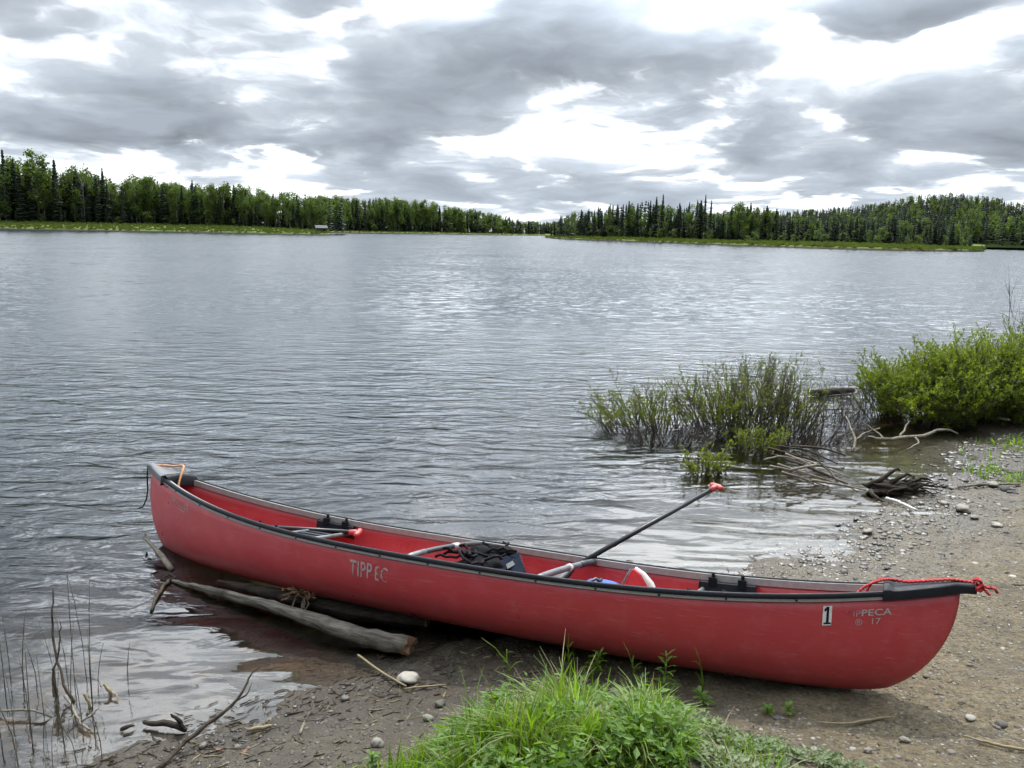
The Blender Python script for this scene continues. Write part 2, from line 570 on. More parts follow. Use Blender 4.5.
# ------------------------------------------------------------------ ground
SHORE = np.array([(-400, -300), (-60, -30), (-8, -2), (-3.4, 1.1), (-2.0, 2.62), (-1.62, 3.1), (-1.38, 3.38), (-1.16, 3.56), (-.86, 3.69), (-.68, 3.8),
                  (-.4, 4.03), (.0, 4.38), (.56, 4.74), (1.1, 4.97), (1.58, 5.21), (1.98, 5.53), (2.62, 6.06), (2.97, 6.45), (3.4, 6.83), (4.0, 7.5),
                  (4.45, 8.2), (5.0, 8.85), (6.0, 9.35), (7.5, 10.3), (10, 11.5), (14, 13), (25, 15), (60, 22), (400, 100)], float)


def shore_d(x, y):
    """signed distance to the near shoreline, positive on land"""
    best = np.full(x.shape, 1e9); sg = np.ones(x.shape)
    for a, b in zip(SHORE[:-1], SHORE[1:]):
        d = b - a
        t = np.clip(((x - a[0]) * d[0] + (y - a[1]) * d[1]) / (d @ d), 0, 1)
        px = x - a[0] - d[0] * t; py = y - a[1] - d[1] * t
        ds = px * px + py * py
        cr = d[0] * (y - a[1]) - d[1] * (x - a[0])
        m = ds < best
        best = np.where(m, ds, best); sg = np.where(m, np.where(cr < 0, 1., -1.), sg)
    return np.sqrt(best) * sg


def ground_z(x, y, detail=True):
    x = np.asarray(x, float); y = np.asarray(y, float)
    d = shore_d(x, y)
    if detail:
        d = d + (fbm(x * 2.3, y * 2.3, 3, 3) - .5) * .16 * np.clip(2 - np.abs(d), 0, 1)
    dl = np.maximum(d, 0)
    land = .036 * dl + .02 * dl ** 2
    land = np.where(land > .5, .5 + .35 * (1 - np.exp(-(land - .5) / .35)), land)
    dw = np.maximum(-d, 0)
    bed = -(.12 * dw + .02 * dw ** 2)
    bed = np.maximum(bed, -3.0)
    z = np.where(d > 0, land, bed)
    # the grassy hump in front of the canoe
    z = z + .30 * np.exp(-(((x - .42) / .60) ** 2 + ((y - 2.66) / .52) ** 2))
    z = z + .06 * np.exp(-(((x + .3) / .5) ** 2 + ((y - 2.6) / .4) ** 2))
    # the low hummock under the bushes
    z = z + .22 * np.exp(-(((x - 6.4) / 1.3) ** 2 + ((y - 10.3) / .7) ** 2))
    if detail:
        k = np.clip((12 - np.hypot(x, y - 3)) / 6, 0, 1)
        z = z + k * ((fbm(x * 1.7, y * 1.7, 4, 9) - .5) * .05 + (fbm(x * 9, y * 9, 3, 21) - .5) * .030 + (fbm(x * 24, y * 24, 2, 31) - .5) * .016) * np.where(d > .02, 1, .45)
    return z


def lines(lo, hi, step, far, g=1.22):
    c = list(np.arange(lo, hi, step))
    s = step; v = c[-1]
    while v < far:
        s *= g; v += s; c.append(v)
    s = step; v = c[0]
    while v > -far:
        s *= g; v -= s; c.insert(0, v)
    return np.array(c)


gx = np.unique(np.concatenate([lines(-3.4, 4.2, .021, 2500)]))
gy = np.unique(np.concatenate([lines(2.3, 7.4, .022, 2500, 1.15)]))
GX, GY = np.meshgrid(gx, gy)
GZ = ground_z(GX, GY)
GZ = np.where(np.hypot(GX, GY) > 60, np.minimum(GZ, np.where(GZ < 0, -3.0, GZ)), GZ)
# rest the hull on the ground: press the soil to just under the keel where the hull lies
LP = to_local(np.stack([GX, GY, GZ], -1))
foot = (np.abs(LP[..., 0]) < 2.6) & (np.abs(LP[..., 1]) < .55)
iy, ix = np.where(foot)
hb = np.array(OUTW).reshape(-1, 3)
for i, j in zip(iy, ix):
    d2 = (hb[:, 0] - GX[i, j]) ** 2 + (hb[:, 1] - GY[i, j]) ** 2
    m = d2 < .045 ** 2
    if m.any():
        GZ[i, j] = min(GZ[i, j], hb[m, 2].min() - .006)
nx, ny = len(gx), len(gy)
idx = np.arange(nx * ny).reshape(ny, nx)
F = np.stack([idx[:-1, :-1], idx[:-1, 1:], idx[1:, 1:], idx[1:, :-1]], -1).reshape(-1, 4)
me = bpy.data.meshes.new('ground')
me.from_pydata(np.stack([GX, GY, GZ], -1).reshape(-1, 3).tolist(), [], F.tolist())
me.polygons.foreach_set('use_smooth', [True] * len(F))
me.materials.append(M['ground'])
g = link(bpy.data.objects.new('ground', me))
tag(g, 'muddy gravel lake shore and shallow brown lake bed', kind='structure')


def gz(x, y):
    """height of the built ground (bilinear)"""
    i = np.clip(np.searchsorted(gx, x) - 1, 0, nx - 2); j = np.clip(np.searchsorted(gy, y) - 1, 0, ny - 2)
    a = (x - gx[i]) / (gx[i + 1] - gx[i]); b = (y - gy[j]) / (gy[j + 1] - gy[j])
    return ((GZ[j, i] * (1 - a) + GZ[j, i + 1] * a) * (1 - b) + (GZ[j + 1, i] * (1 - a) + GZ[j + 1, i + 1] * a) * b)


def on_ground(px, py):
    """survey the ground point seen at (px, py)"""
    z = 0.
    for _ in range(12):
        p = at(px, py, z); z = .5 * z + .5 * gz(p[0], p[1])
    p = at(px, py, z)
    return np.array([p[0], p[1], gz(p[0], p[1])])


# ------------------------------------------------------------------ water: one body with the hull's outline left out
W = 3000.
outer = [Vector((-W, -W)), Vector((W, -W)), Vector((W, W)), Vector((-W, W))]
hole = [Vector((float(a), float(b))) for a, b in WL]
vs = outer + hole
edges = [(i, (i + 1) % 4) for i in range(4)] + [(4 + i, 4 + (i + 1) % len(hole)) for i in range(len(hole))]
cv, ce, cf, _, _, _ = delaunay_2d_cdt(vs, edges, [], 0, 1e-6)


def inpoly(p, poly):
    c = False; n = len(poly)
    for i in range(n):
        a, b = poly[i], poly[i - 1]
        if (a[1] > p[1]) != (b[1] > p[1]) and p[0] < (b[0] - a[0]) * (p[1] - a[1]) / (b[1] - a[1]) + a[0]: c = not c
    return c


bm = bmesh.new()
bv = [bm.verts.new((v.x, v.y, 0)) for v in cv]
for f in cf:
    c = sum((cv[i] for i in f), Vector((0, 0))) / len(f)
    if not inpoly(c, hole):
        try: bm.faces.new([bv[i] for i in f])
        except ValueError: pass
for f in bm.faces:
    if f.normal.z < 0: f.normal_flip()
bm.normal_update()
for f in bm.faces:
    if f.normal.z < 0: f.normal_flip()
top = list(bm.faces)
ext = bmesh.ops.extrude_face_region(bm, geom=top, use_keep_orig=True)
for v in [e for e in ext['geom'] if isinstance(e, bmesh.types.BMVert)]: v.co.z = -8
bmesh.ops.recalc_face_normals(bm, faces=bm.faces)
me = bpy.data.meshes.new('lake_water'); bm.to_mesh(me); bm.free()
me.materials.append(M['water'])
w = link(bpy.data.objects.new('lake_water', me))
tag(w, 'rippled grey lake water', kind='structure')

# ------------------------------------------------------------------ canoe
def gun(x, side=0, dz=0.):
    """local gunwale point at x; side in [-1, 1] goes from the near gunwale to the far one"""
    q = hull_pt(np.array(x / (LEN / 2)), np.array(1.), 1)
    return np.array([q[0], q[1] * side, q[2] + dz])


canoe = empty('canoe', (CX, CY, CZ), (ROL, -PIT, HD))
tag(canoe, 'long red canoe pulled half ashore across the muddy landing', 'canoe')

nr = OUT.shape[0]
V = np.concatenate([OUT.reshape(-1, 3), INN.reshape(-1, 3)])
b_ = nr * NT_
F = []
for i in range(nr - 1):
    for j in range(NT_ - 1):
        a = i * NT_ + j
        F.append((a, a + NT_, a + NT_ + 1, a + 1))
        F.append((b_ + a, b_ + a + 1, b_ + a + NT_ + 1, b_ + a + NT_))
for i in (0, nr - 1):
    for j in range(NT_ - 1):
        a = i * NT_ + j
        F.append((a, a + 1, b_ + a + 1, b_ + a) if i == 0 else (a, b_ + a, b_ + a + 1, a + 1))
bm = bmesh.new()
bv = [bm.verts.new(v) for v in V]
for f in F: bm.faces.new([bv[i] for i in f])
bmesh.ops.remove_doubles(bm, verts=bm.verts, dist=.0012)
bmesh.ops.dissolve_degenerate(bm, edges=bm.edges, dist=.0002)
bmesh.ops.recalc_face_normals(bm, faces=bm.faces)
me = bpy.data.meshes.new('hull'); bm.to_mesh(me); bm.free()
me.polygons.foreach_set('use_smooth', [True] * len(me.polygons))
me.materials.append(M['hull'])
hull = link(bpy.data.objects.new('hull', me), canoe)


def sweep(mb, prof, side, ts, mi=0):
    G = hull_pt(ts, np.ones(len(ts)), side)
    tan = np.gradient(G, axis=0); tan[:, 2] = 0
    tan /= np.linalg.norm(tan, axis=1)[:, None]
    outw = np.stack([-tan[:, 1], tan[:, 0], 0 * ts], -1) * side
    k = len(prof); V = []
    for (o, z) in prof:
        V.append(G + outw * o + np.array([0, 0, z]))
    V = np.stack(V, 1).reshape(-1, 3)
    F = []
    n = len(ts)
    for i in range(n - 1):
        for j in range(k):
            j2 = (j + 1) % k
            F.append((i * k + j, i * k + j2, (i + 1) * k + j2, (i + 1) * k + j))
    F.append(tuple(range(k))); F.append(tuple((n - 1) * k + j for j in reversed(range(k))))
    mb.add(V, F, mi)


for side in (-1, 1):
    ts = np.linspace(-.965, .965, 90)
    mb = MB()
    sweep(mb, [(-.020, -.029), (-.010, -.029), (-.010, .002), (-.001, .002), (-.001, .0065), (-.022, .0065)], side, ts)     # inner rail and top
    sweep(mb, [(.002, -.027), (.011, -.025), (.011, -.0105), (.002, -.0105)], side, ts)                  # outer rail
    gwl = mb.build('gunwale', M['alu'], canoe, False)
    mb = MB()
    sweep(mb, [(.0005, -.010), (.017, -.010), (.019, -.004), (.017, .010), (.010, .015), (.0005, .014)], side, ts)
    mb.build('gunwale_cap', M['black'], gwl, True)
    for x in np.arange(-2.1, 2.15, .305) if side < 0 else ():
        p = gun(x, side)
        mb = MB(); mb.box(p + np.array([0, side * .0115, -.018]), (.010, .004, .009))
        mb.build('rivet', M['black'], gwl, False)

for sgn in (-1, 1):
    t0 = .875 if sgn > 0 else .90
    ts = np.linspace(t0, .992, 14)
    st = []
    for t in ts:
        q = hull_pt(np.array(sgn * t), np.array(1.), 1)
        st.append((abs(q[0]), q[1] + .021, q[2]))
    tipx = st[-1][0]
    ov = .085 if sgn > 0 else .05
    st += [(tipx + ov * .5, .034, st[-1][2] + .002), (tipx + ov * .85, .028, st[-1][2] + .003), (tipx + ov, .014, st[-1][2] + .003)]
    V = []; F = []
    for i, (x, w, z) in enumerate(st):
        lip = .016 if i in (0, 1) else .0
        sk = -.030 if i < len(st) - 3 else -.022
        V += [(x, -w, z + sk), (x, -w - .002, z + .010 + lip * .4), (x, -w * .8, z + .020 + lip), (x, 0, z + .027 + lip), (x, w * .8, z + .020 + lip), (x, w + .002, z + .010 + lip * .4), (x, w, z + sk)]
    V = np.array(V); V[:, 0] *= sgn
    k = 7
    for i in range(len(st) - 1):
        for j in range(k - 1):
            F.append((i * k + j, i * k + j + 1, (i + 1) * k + j + 1, (i + 1) * k + j))
    F.append(tuple((len(st) - 1) * k + j for j in range(k)))
    F.append(tuple(reversed(range(k))))
    mb = MB(); mb.add(V, F)
    dk = mb.build('deck_plate', M['black'] if sgn > 0 else plain('grey_deck_vinyl', (.10, .10, .105), .5, 0, .2, 25, .05, .3), canoe, True)
    mod(dk, 'BEVEL', width=.004, segments=2, limit_method='ANGLE')
    if sgn < 0:
        mb = MB()
        x, w, z = st[0]
        V = []
        for (dx, dz) in ((-.012, -.045), (-.012, .022), (.028, .03), (.05, .012), (.05, -.05)):
            for f_ in np.linspace(-1, 1, 9):
                V.append((-(x - dx), f_ * (w + (.003 if abs(f_) == 1 else 0)), z + dz + .014 * (1 - f_ * f_)))
        F = [(a * 9 + j, a * 9 + j + 1, a * 9 + 10 + j, a * 9 + 9 + j) for a in range(4) for j in range(8)]
        mb.add(V, F)
        mb.build('deck_lip', M['black'], dk, True)


def make_seat(xs, wid):
    mb = MB()
    pn = gun(xs, -1); pf = gun(xs, 1)
    z = min(pn[2], pf[2]) - .085
    mb.box((xs, 0, z - .004), (wid * .8, 2 * (pf[1] - .06), .006))
    for k in range(7):
        y = (k / 6 - .5) * 2 * (pf[1] - .10)
        mb.box((xs, y, z + .002), (wid * .84, .045, .005))
    seat = mb.build('seat', M['blackseat'], canoe, False)
    for s in (-1, 1):
        mb = MB()
        mb.tube([(xs + s * wid * .42, -(pn[1] * -1) + .035, z), (xs + s * wid * .42, 0, z - .004), (xs + s * wid * .42, pf[1] - .035, z)], .014, 10)
        mb.build('seat_rail', M['tube'], seat)
    for s in (-1, 1):
        a = gun(xs - wid / 2, s); b = gun(xs + wid / 2, s)
        mb = MB()
        n_ = 8
        V = []
        for i in range(n_ + 1):
            p = gun(xs - wid / 2 + wid * i / n_, s)
            for (dy, dz) in ((-.024, -.028), (-.042, -.034), (-.046, -.105), (-.024, -.115)):
                V.append((p[0], p[1] + s * dy, p[2] + dz))
        F = []
        for i in range(n_):
            for j in range(4):
                F.append((i * 4 + j, i * 4 + (j + 1) % 4, i * 4 + 4 + (j + 1) % 4, i * 4 + 4 + j))
        F += [(0, 1, 2, 3), (n_ * 4 + 3, n_ * 4 + 2, n_ * 4 + 1, n_ * 4)]
        mb.add(V, F)
        br = mb.build('seat_bracket', M['packblack'] if False else M['blackseat'], seat, False)
        mod(br, 'BEVEL', width=.004, segments=2)
        for f_ in (.24, .76):
            mb = MB()
            p = gun(xs - wid / 2 + wid * f_, s)
            mb.box(p + np.array([0, -s * .042, -.030]), (.042, .02, .046))
            mb.tube([p + np.array([0, -s * .03, .016]), p + np.array([0, -s * .03, -.05])], .009, 8)
            mb.build('hanger_bolt', M['cord'], br, False)
    return seat


make_seat(-1.16, .27)
make_seat(1.46, .31)


def cross_tube(name, x0, x1, mat_, bend, rad):
    n_ = 15
    P_ = []
    for i in range(n_):
        f_ = i / (n_ - 1)
        a = gun(x0 + (x1 - x0) * f_, -1 + 2 * f_ * 1.0)
        s_ = math.sin(math.pi * f_)
        P_.append((a[0], a[1] * .955, a[2] - .012 + bend * s_ ** .6))
    mb = MB(); mb.tube(P_, rad, 12)
    o = mb.build(name, mat_, canoe)
    return o, np.array(P_)


th, tp = cross_tube('thwart', -.12, -.10, M['tubedark'], .022, .0165)
mb = MB(); mb.tube(tp[8:10] * [1, 1, 1], .0185, 12)
mb.build('tape_band', M['white'], th)
mb = MB(); mb.tube(tp[0:4], .0178, 12)
mb.build('end_sleeve', M['tube'], th)
yk, yp = cross_tube('yoke', .635, .66, M['tube'], .010, .0175)
mb = MB(); mb.tube([yp[7] + (yp[8] - yp[7]) * .1, yp[7] + (yp[8] - yp[7]) * .55], .0212, 12)
mb.build('tape_band', M['white'], yk)
mb = MB(); mb.tube(yp[10:15], .0196, 12)
mb.build('end_sleeve', M['tubedark'], yk)


# lettering laid on the near side of the hull
def lay(xy, x0, drop, off=.0022, slope=0.):
    out = []
    us = np.linspace(.02, 1, 120)
    for (tx, ty) in xy:
        x = x0 + tx
        T = np.array(x / (LEN / 2))
        P0 = hull_pt(np.full(120, T), us, -1)
        s_ = P0[-1, 2]
        zt = s_ - drop + ty + slope * tx
        u = np.interp(zt, P0[:, 2], us)
        for _ in range(2):                    # keep x where it should be despite the raked stem
            p = hull_pt(T, np.array(u), -1); T = T + (x - p[0]) / (LEN / 2)
        p = hull_pt(T, np.array(u), -1)
        pu = hull_pt(T, np.array(u - .02), -1); px_ = hull_pt(T - .004, np.array(u), -1)
        n_ = np.cross(p - px_, p - pu); n_ /= np.linalg.norm(n_)
        if n_[1] > 0: n_ = -n_
        out.append(p + n_ * off)
    return np.array(out)


def text_faces(body, height, width=None, bold=0.0, shear=0.):
    cu = bpy.data.curves.new('lettering', 'FONT')
    cu.body = body; cu.size = 1; cu.offset = bold; cu.shear = shear
    cu.space_character = 1.05
    cu.resolution_u = 3
    o = bpy.data.objects.new('lettering', cu); COL.objects.link(o)
    dg = bpy.context.evaluated_depsgraph_get()
    m_ = o.evaluated_get(dg).to_mesh()
    bm = bmesh.new(); bm.from_mesh(m_)
    o.evaluated_get(dg).to_mesh_clear()
    bmesh.ops.triangulate(bm, faces=bm.faces)
    bmesh.ops.subdivide_edges(bm, edges=[e for e in bm.edges if e.calc_length() > .35], cuts=2)
    v = np.array([q.co[:] for q in bm.verts]); f = [[q.index for q in a.verts] for a in bm.faces]
    bm.free(); bpy.data.objects.remove(o); bpy.data.curves.remove(cu)
    v = v[:, :2] - v[:, :2].min(0)
    k = height / v[:, 1].max()
    sx = width / v[:, 0].max() if width else k
    return v * [sx, k], f


def letter(body, x0, drop, height, width, mat_, bold=0., off=.0022, shear=0., slope=0.):
    v, f = text_faces(body, height, width, bold, shear)
    mb = MB(); mb.add(lay(v, x0, drop, off, slope), f)
    return mb.build('lettering', mat_, hull, False)


worn_hi = material('worn_white_letters', _lettering(.95))
worn_mid = material('faded_white_letters', _lettering(.55))
worn_low = material('rubbed_white_letters', _lettering(.28))
letter('TIPP', -.475, .155, .085, .155, worn_mid, .01)
letter('EC', -.30, .158, .08, .085, worn_low, .01)
letter('TIP', 2.075, .098, .026, .062, worn_low)
letter('PECA', 2.14, .098, .031, .125, worn_hi, .02)
letter('17', 2.185, .137, .027, .035, worn_mid)
letter('\u00ae', 2.115, .14, .03, .03, worn_mid)
letter('TIP', -2.16, .105, .034, .052, worn_mid, .01)
letter('PECA', -2.09, .105, .024, .095, worn_low, .01)
letter('17', -1.985, .112, .05, .042, worn_mid, .01)
letter('_____', -2.07, .125, .006, .09, worn_mid)
mb = MB()
gx_ = [(a, b) for a in np.linspace(.003, .041, 4) for b in np.linspace(.0, .090, 5)]
mb.add(lay(gx_, 1.975, .135, .0018), [(i * 5 + j, i * 5 + j + 1, i * 5 + 6 + j, i * 5 + 5 + j) for i in range(3) for j in range(4)])
stk = mb.build('number_sticker', plain('sticker_white', (.60, .59, .56), .6, 0, .15, 60, .0), hull, False)
v = np.array([(.018, .014), (.029, .014), (.029, .086), (.019, .086), (.009, .074), (.009, .064), (.018, .068), (.008, .006), (.039, .006), (.039, .014), (.008, .014)])
f = [(0, 1, 2, 3), (6, 3, 4, 5), (7, 8, 9, 10)]
mb = MB(); mb.add(lay(v, 1.975, .135, .0034), f)
mb.build('numeral', M['black'], stk, False)


# ------------------------------------------------------------------ things carried in the canoe
def frame_from(a, b, hint=(0, 0, 1)):
    x = Vector(b) - Vector(a); L = x.length; x.normalize()
    y = Vector(hint).cross(x).normalized(); z = x.cross(y)
    return Matrix(((x[0], y[0], z[0], a[0]), (x[1], y[1], z[1], a[1]), (x[2], y[2], z[2], a[2]), (0, 0, 0, 1))), L


def make_paddle(label, grip, blade_end, blade_len=.46, bw=.10, hint=(0, 0, 1)):
    m_, L = frame_from(grip, blade_end, hint)
    o = empty('paddle'); o.matrix_world = m_
    tag(o, label, 'paddle', 'paddles carried in the canoe')
    mb = MB(); mb.tube([(.0, 0, 0), (L * .4, 0, 0), (L - blade_len * .85, 0, 0)], [.0155, .0155, .0150], 12)
    mb.build('shaft', M['shaft'], o)
    mb = MB()
    mb.tube([(.055, 0, 0), (.02, 0, 0), (-.002, 0, 0)], [.0175, .020, .018], 12)
    mb.tube([(0, -.052, .0), (-.004, -.045, 0), (-.008, -.02, 0), (-.008, .02, 0), (-.004, .045, 0), (0, .052, 0)], [.012, .0165, .018, .018, .0165, .012], 12)
    mb.build('grip', M['grip'], o)
    V = []; n_ = 14
    for i in range(n_ + 1):
        f_ = i / n_
        w_ = .016 + (bw - .016) * min(1, (f_ * 3.2)) ** .7
        if f_ > .85: w_ *= math.sqrt(max(0.05, 1 - ((f_ - .85) / .15) ** 2 * .75))
        x = L - blade_len + blade_len * f_
        th_ = .012 * (1 - f_) + .003
        for (yy, zz) in ((-w_, 0), (-w_ * .3, th_ * .6), (0, th_), (w_ * .3, th_ * .6), (w_, 0), (w_ * .3, -th_ * .6), (0, -th_), (-w_ * .3, -th_ * .6)):
            V.append((x, yy, zz))
    F = [(i * 8 + j, i * 8 + (j + 1) % 8, i * 8 + 8 + (j + 1) % 8, i * 8 + 8 + j) for i in range(n_) for j in range(8)]
    F += [tuple(range(8)), tuple(n_ * 8 + 7 - j for j in range(8))]
    mb = MB(); mb.add(V, F)
    mb.build('blade', M['shaft'], o)
    return o


cross = to_world(gun(.655, 1, .028))
d = ray(716, 487)
grip_ = np.array([0, 0, CAM_H]) + d * (5.18 / d[1])
dirv = (cross - grip_) / np.linalg.norm(cross - grip_)
make_paddle('long black paddle with a red grip leaning out over the far rail above the water', grip_, cross + dirv * .60, .44, .095)
gB = to_world(np.array([-.955, .30, .335])); eB = to_world(np.array([-2.02, -.02, .285]))
make_paddle('short black paddle with a pink grip lying across the canoe seat', gB, eB, .44, .085)


def blob(c, r, seed, amp=.25, n=3, sq=1.0):
    bm = bmesh.new(); bmesh.ops.create_icosphere(bm, subdivisions=n, radius=1)
    v = np.array([q.co[:] for q in bm.verts]); f = [[q.index for q in a.verts] for a in bm.faces]; bm.free()
    k = 1 + amp * (fbm(v[:, 0] * 2 + seed + v[:, 2] * 1.7, v[:, 1] * 2 + seed * 3 + v[:, 2] * 1.1, 3, seed) - .5) * 2
    v = np.sign(v) * np.abs(v) ** sq
    return v * k[:, None] * np.array(r) + np.array(c), f


pk = empty('gear_pack'); pk.matrix_world = CM @ Matrix.Translation((.12, 0, .0))
tag(pk, 'black pack with loose straps and a navy mesh flap slung under the canoe thwart', 'pack')
mb = MB()
mb.add(*blob((.02, .02, .29), (.16, .18, .085), 3, .3, 4))
mb.add(*blob((-.06, .10, .36), (.07, .10, .045), 5, .4, 3))
mb.add(*blob((.03, .20, .37), (.09, .09, .04), 8, .4, 3))
mb.build('pack_body', M['packblack'], pk)
mb = MB()
rr = random.Random(3)
for k in range(24):
    a = np.array([rr.uniform(-.16, .06), rr.uniform(-.14, .24), .34 + rr.uniform(0, .06)])
    P_ = [a]
    dirn = rr.uniform(0, 6.28)
    for q in range(6):
        dirn += rr.uniform(-.9, .9)
        P_.append(P_[-1] + np.array([math.cos(dirn) * .032, math.sin(dirn) * .032, rr.uniform(-.02, .024)]))
    mb.tube(P_, .0085, 6)
mb.build('strap', M['cord'], pk)
mb = MB()
for k in range(3):
    mb.add(*blob((-.1 + k * .055, -.02 + k * .04, .375 - k * .008), (.022, .03, .012), 12 + k, .2, 2))
mb.build('buckle', M['greyfab'], pk)
mb = MB()
A, B, C_ = np.array([.0, -.15, .29]), np.array([.34, -.10, .28]), np.array([.165, .15, .385])
D_ = np.array([.27, .12, .22])
V = []
n_ = 8
for (p, q) in ((A, B),):
    for i in range(n_ + 1):
        for j in range(n_ + 1):
            e = p + (q - p) * i / n_
            pt = e + (C_ - e) * j / n_
            pt = pt + np.array([0, -.012, .016]) * math.sin(i * 2.1) * math.sin(j * .8 + 1) * (1 - j / n_)
            V.append(pt)
mb.add(V, [(i * 9 + j, i * 9 + j + 1, i * 9 + 10 + j, i * 9 + 9 + j) for i in range(n_) for j in range(n_)])
fl = mb.build('mesh_flap', M['navy'], pk)
mod(fl, 'SOLIDIFY', thickness=.012)
mb = MB()
mb.tube([A, (A + C_) / 2 + [0, -.004, .012], C_], .007, 6); mb.tube([B, (B + C_) / 2 + [0, -.004, .012], C_], .008, 6)
mb.tube([(A + B) / 2 + [.02, 0, .02], (A + B) / 2 * .5 + C_ * .5 + [.01, 0, .012], C_], .006, 6)
mb.build('piping', M['cord'], fl)
e0 = (A + B) / 2
mb = MB(); mb.add([e0 * .75 + C_ * .25 + [.03, -.012, .02], B * .55 + C_ * .45 + [-.05, -.012, .02], e0 * .4 + C_ * .6 + [.015, -.01, .018], e0 * .6 + C_ * .4 + [-.0, -.012, .02]], [(0, 1, 2, 3)])
pt = mb.build('mesh_patch', M['greyfab'], fl, False)
mod(pt, 'SOLIDIFY', thickness=.004)

cu_ = empty('boat_cushion'); cu_.matrix_world = CM @ Matrix.Translation((.985, .02, .02))
tag(cu_, 'red cushion with a thick white rim standing on edge inside the canoe', 'cushion')
edgeR = [(.155, 0, .12), (.15, 0, .20), (.135, .005, .27), (.105, .012, .33), (.06, .02, .375), (.015, .03, .40)]
edgeL = [(-.075, .0, .12), (-.06, .005, .2), (-.035, .012, .28), (-.01, .02, .35), (.005, .028, .392)]
outl = edgeR + edgeL[::-1]
bm = bmesh.new()
vv = [bm.verts.new(p) for p in outl]
f0 = bm.faces.new(vv)
ex = bmesh.ops.extrude_face_region(bm, geom=[f0])
for v in [e for e in ex['geom'] if isinstance(e, bmesh.types.BMVert)]: v.co += Vector((.02, .055, .0))
bmesh.ops.recalc_face_normals(bm, faces=bm.faces)
me = bpy.data.meshes.new('panel'); bm.to_mesh(me); bm.free(); me.materials.append(M['cushred'])
o = link(bpy.data.objects.new('panel', me), cu_)
mod(o, 'BEVEL', width=.012, segments=3)
mb = MB(); mb.tube([np.array(p) + [.008, .02, .0] for p in edgeR], [.026, .027, .026, .023, .017, .010], 10); mb.build('rim', M['piping'], cu_)
mb = MB(); mb.tube([np.array(p) + [-.004, .02, 0] for p in edgeL], [.014, .015, .014, .011, .008], 8); mb.build('rim', M['greyfab'], cu_)

bb = empty('dry_bag'); bb.matrix_world = CM @ Matrix.Translation((.83, .04, .07))
tag(bb, 'flat blue bag with an orange patch lying in the canoe beside the red cushion', 'bag')
mb = MB(); mb.add(*blob((-.02, .08, .20), (.095, .12, .045), 31, .12, 3, .6)); mb.build('bag_body', M['blue'], bb)
mb = MB(); mb.add(*blob((.045, -.01, .222), (.045, .05, .022), 33, .2, 3)); mb.build('patch', M['orange'], bb)

tg = empty('strap_tangle'); tg.matrix_world = CM @ Matrix.Translation((.62, 0, 0))
tag(tg, 'small tangle of red and grey straps under the grey canoe yoke', 'straps')
for nm, mt, sd in (('red_strap', M['rope'], 1), ('grey_strap', M['tubedark'], 2)):
    mb = MB(); rr = random.Random(sd)
    for k in range(5):
        a = np.array([rr.uniform(-.06, .02) + (.10 if sd == 2 else 0), rr.uniform(-.12, .02), rr.uniform(.24, .30)])
        P_ = [a]; dn = rr.uniform(-.6, .6)
        for q in range(6):
            dn += rr.uniform(-.6, .6)
            P_.append(P_[-1] + np.array([math.cos(dn) * .026, math.sin(dn) * .026, rr.uniform(-.02, .018)]))
        mb.tube(P_, .009, 6)
    mb.build(nm, mt, tg)


# red rope looped along the right-hand deck
def rope_obj(name, paths, rad, mat_, label, cat, wob=.004, parts=None):
    mb = MB(); rr = random.Random(7)
    for path in paths:
        path = np.array(path, float)
        n_ = 10 * (len(path) - 1) + 1
        tt = np.linspace(0, len(path) - 1, n_)
        P_ = np.stack([np.interp(tt, range(len(path)), path[:, k]) for k in range(3)], -1)
        ker = np.ones(7) / 7
        Q = np.stack([np.convolve(np.pad(P_[:, k], 3, 'edge'), ker, 'valid') for k in range(3)], -1)
        Q += np.array([[0, math.sin(i * 1.9) * wob, math.cos(i * 1.9) * wob * .6] for i in range(n_)])
        mb.tube(to_world(Q), rad, 7)
    o = mb.build(name, mat_)
    return tag(o, label, cat)


ex_ = gun(2.27, 0)
zt = hull_pt(np.array(.99), np.array(1.), 1)[2] + .03
z0 = gun(2.2, 0)[2]
tipx = LEN / 2 + .055
def dz_(x): return gun(min(x, 2.5), 0)[2] + (.052 if x < 2.27 else .036)


kn = []
for k in range(22):
    a = k * .9
    kn.append((tipx + .012 + .022 * math.cos(a) * (.6 + .4 * math.sin(k * 2.3)), .030 * math.sin(a), zt - .006 + .026 * math.cos(a * .7 + 1)))
rope_obj('painter_rope', [
    [(2.10, -.10, z0 - .04), (2.13, -.09, z0 + .005), (2.17, -.07, z0 + .034)] + [(x, -.04 + (x - 2.2) * .1, dz_(x)) for x in (2.22, 2.26, 2.32, 2.38, 2.44, 2.5, 2.55)] + [(tipx, 0, dz_(2.54) - .002)],
    [(2.14, .08, z0 - .05), (2.17, .07, z0 + .02)] + [(x, .03 - (x - 2.2) * .06, dz_(x) - .001) for x in (2.22, 2.28, 2.34, 2.4, 2.46, 2.52)] + [(tipx, .01, dz_(2.54))],
    kn,
    [(tipx + .02, -.01, zt), (tipx + .05, -.02, zt - .012), (tipx + .075, -.022, zt - .008), (tipx + .09, -.02, zt - .03)],
    [(tipx + .02, .01, zt), (tipx + .045, .0, zt - .03), (tipx + .06, -.015, zt - .042)],
], .0058, M['rope'], 'red rope doubled along the black deck plate and knotted at the canoe tip', 'rope')
zl = hull_pt(np.array(-.97), np.array(1.), 1)[2]
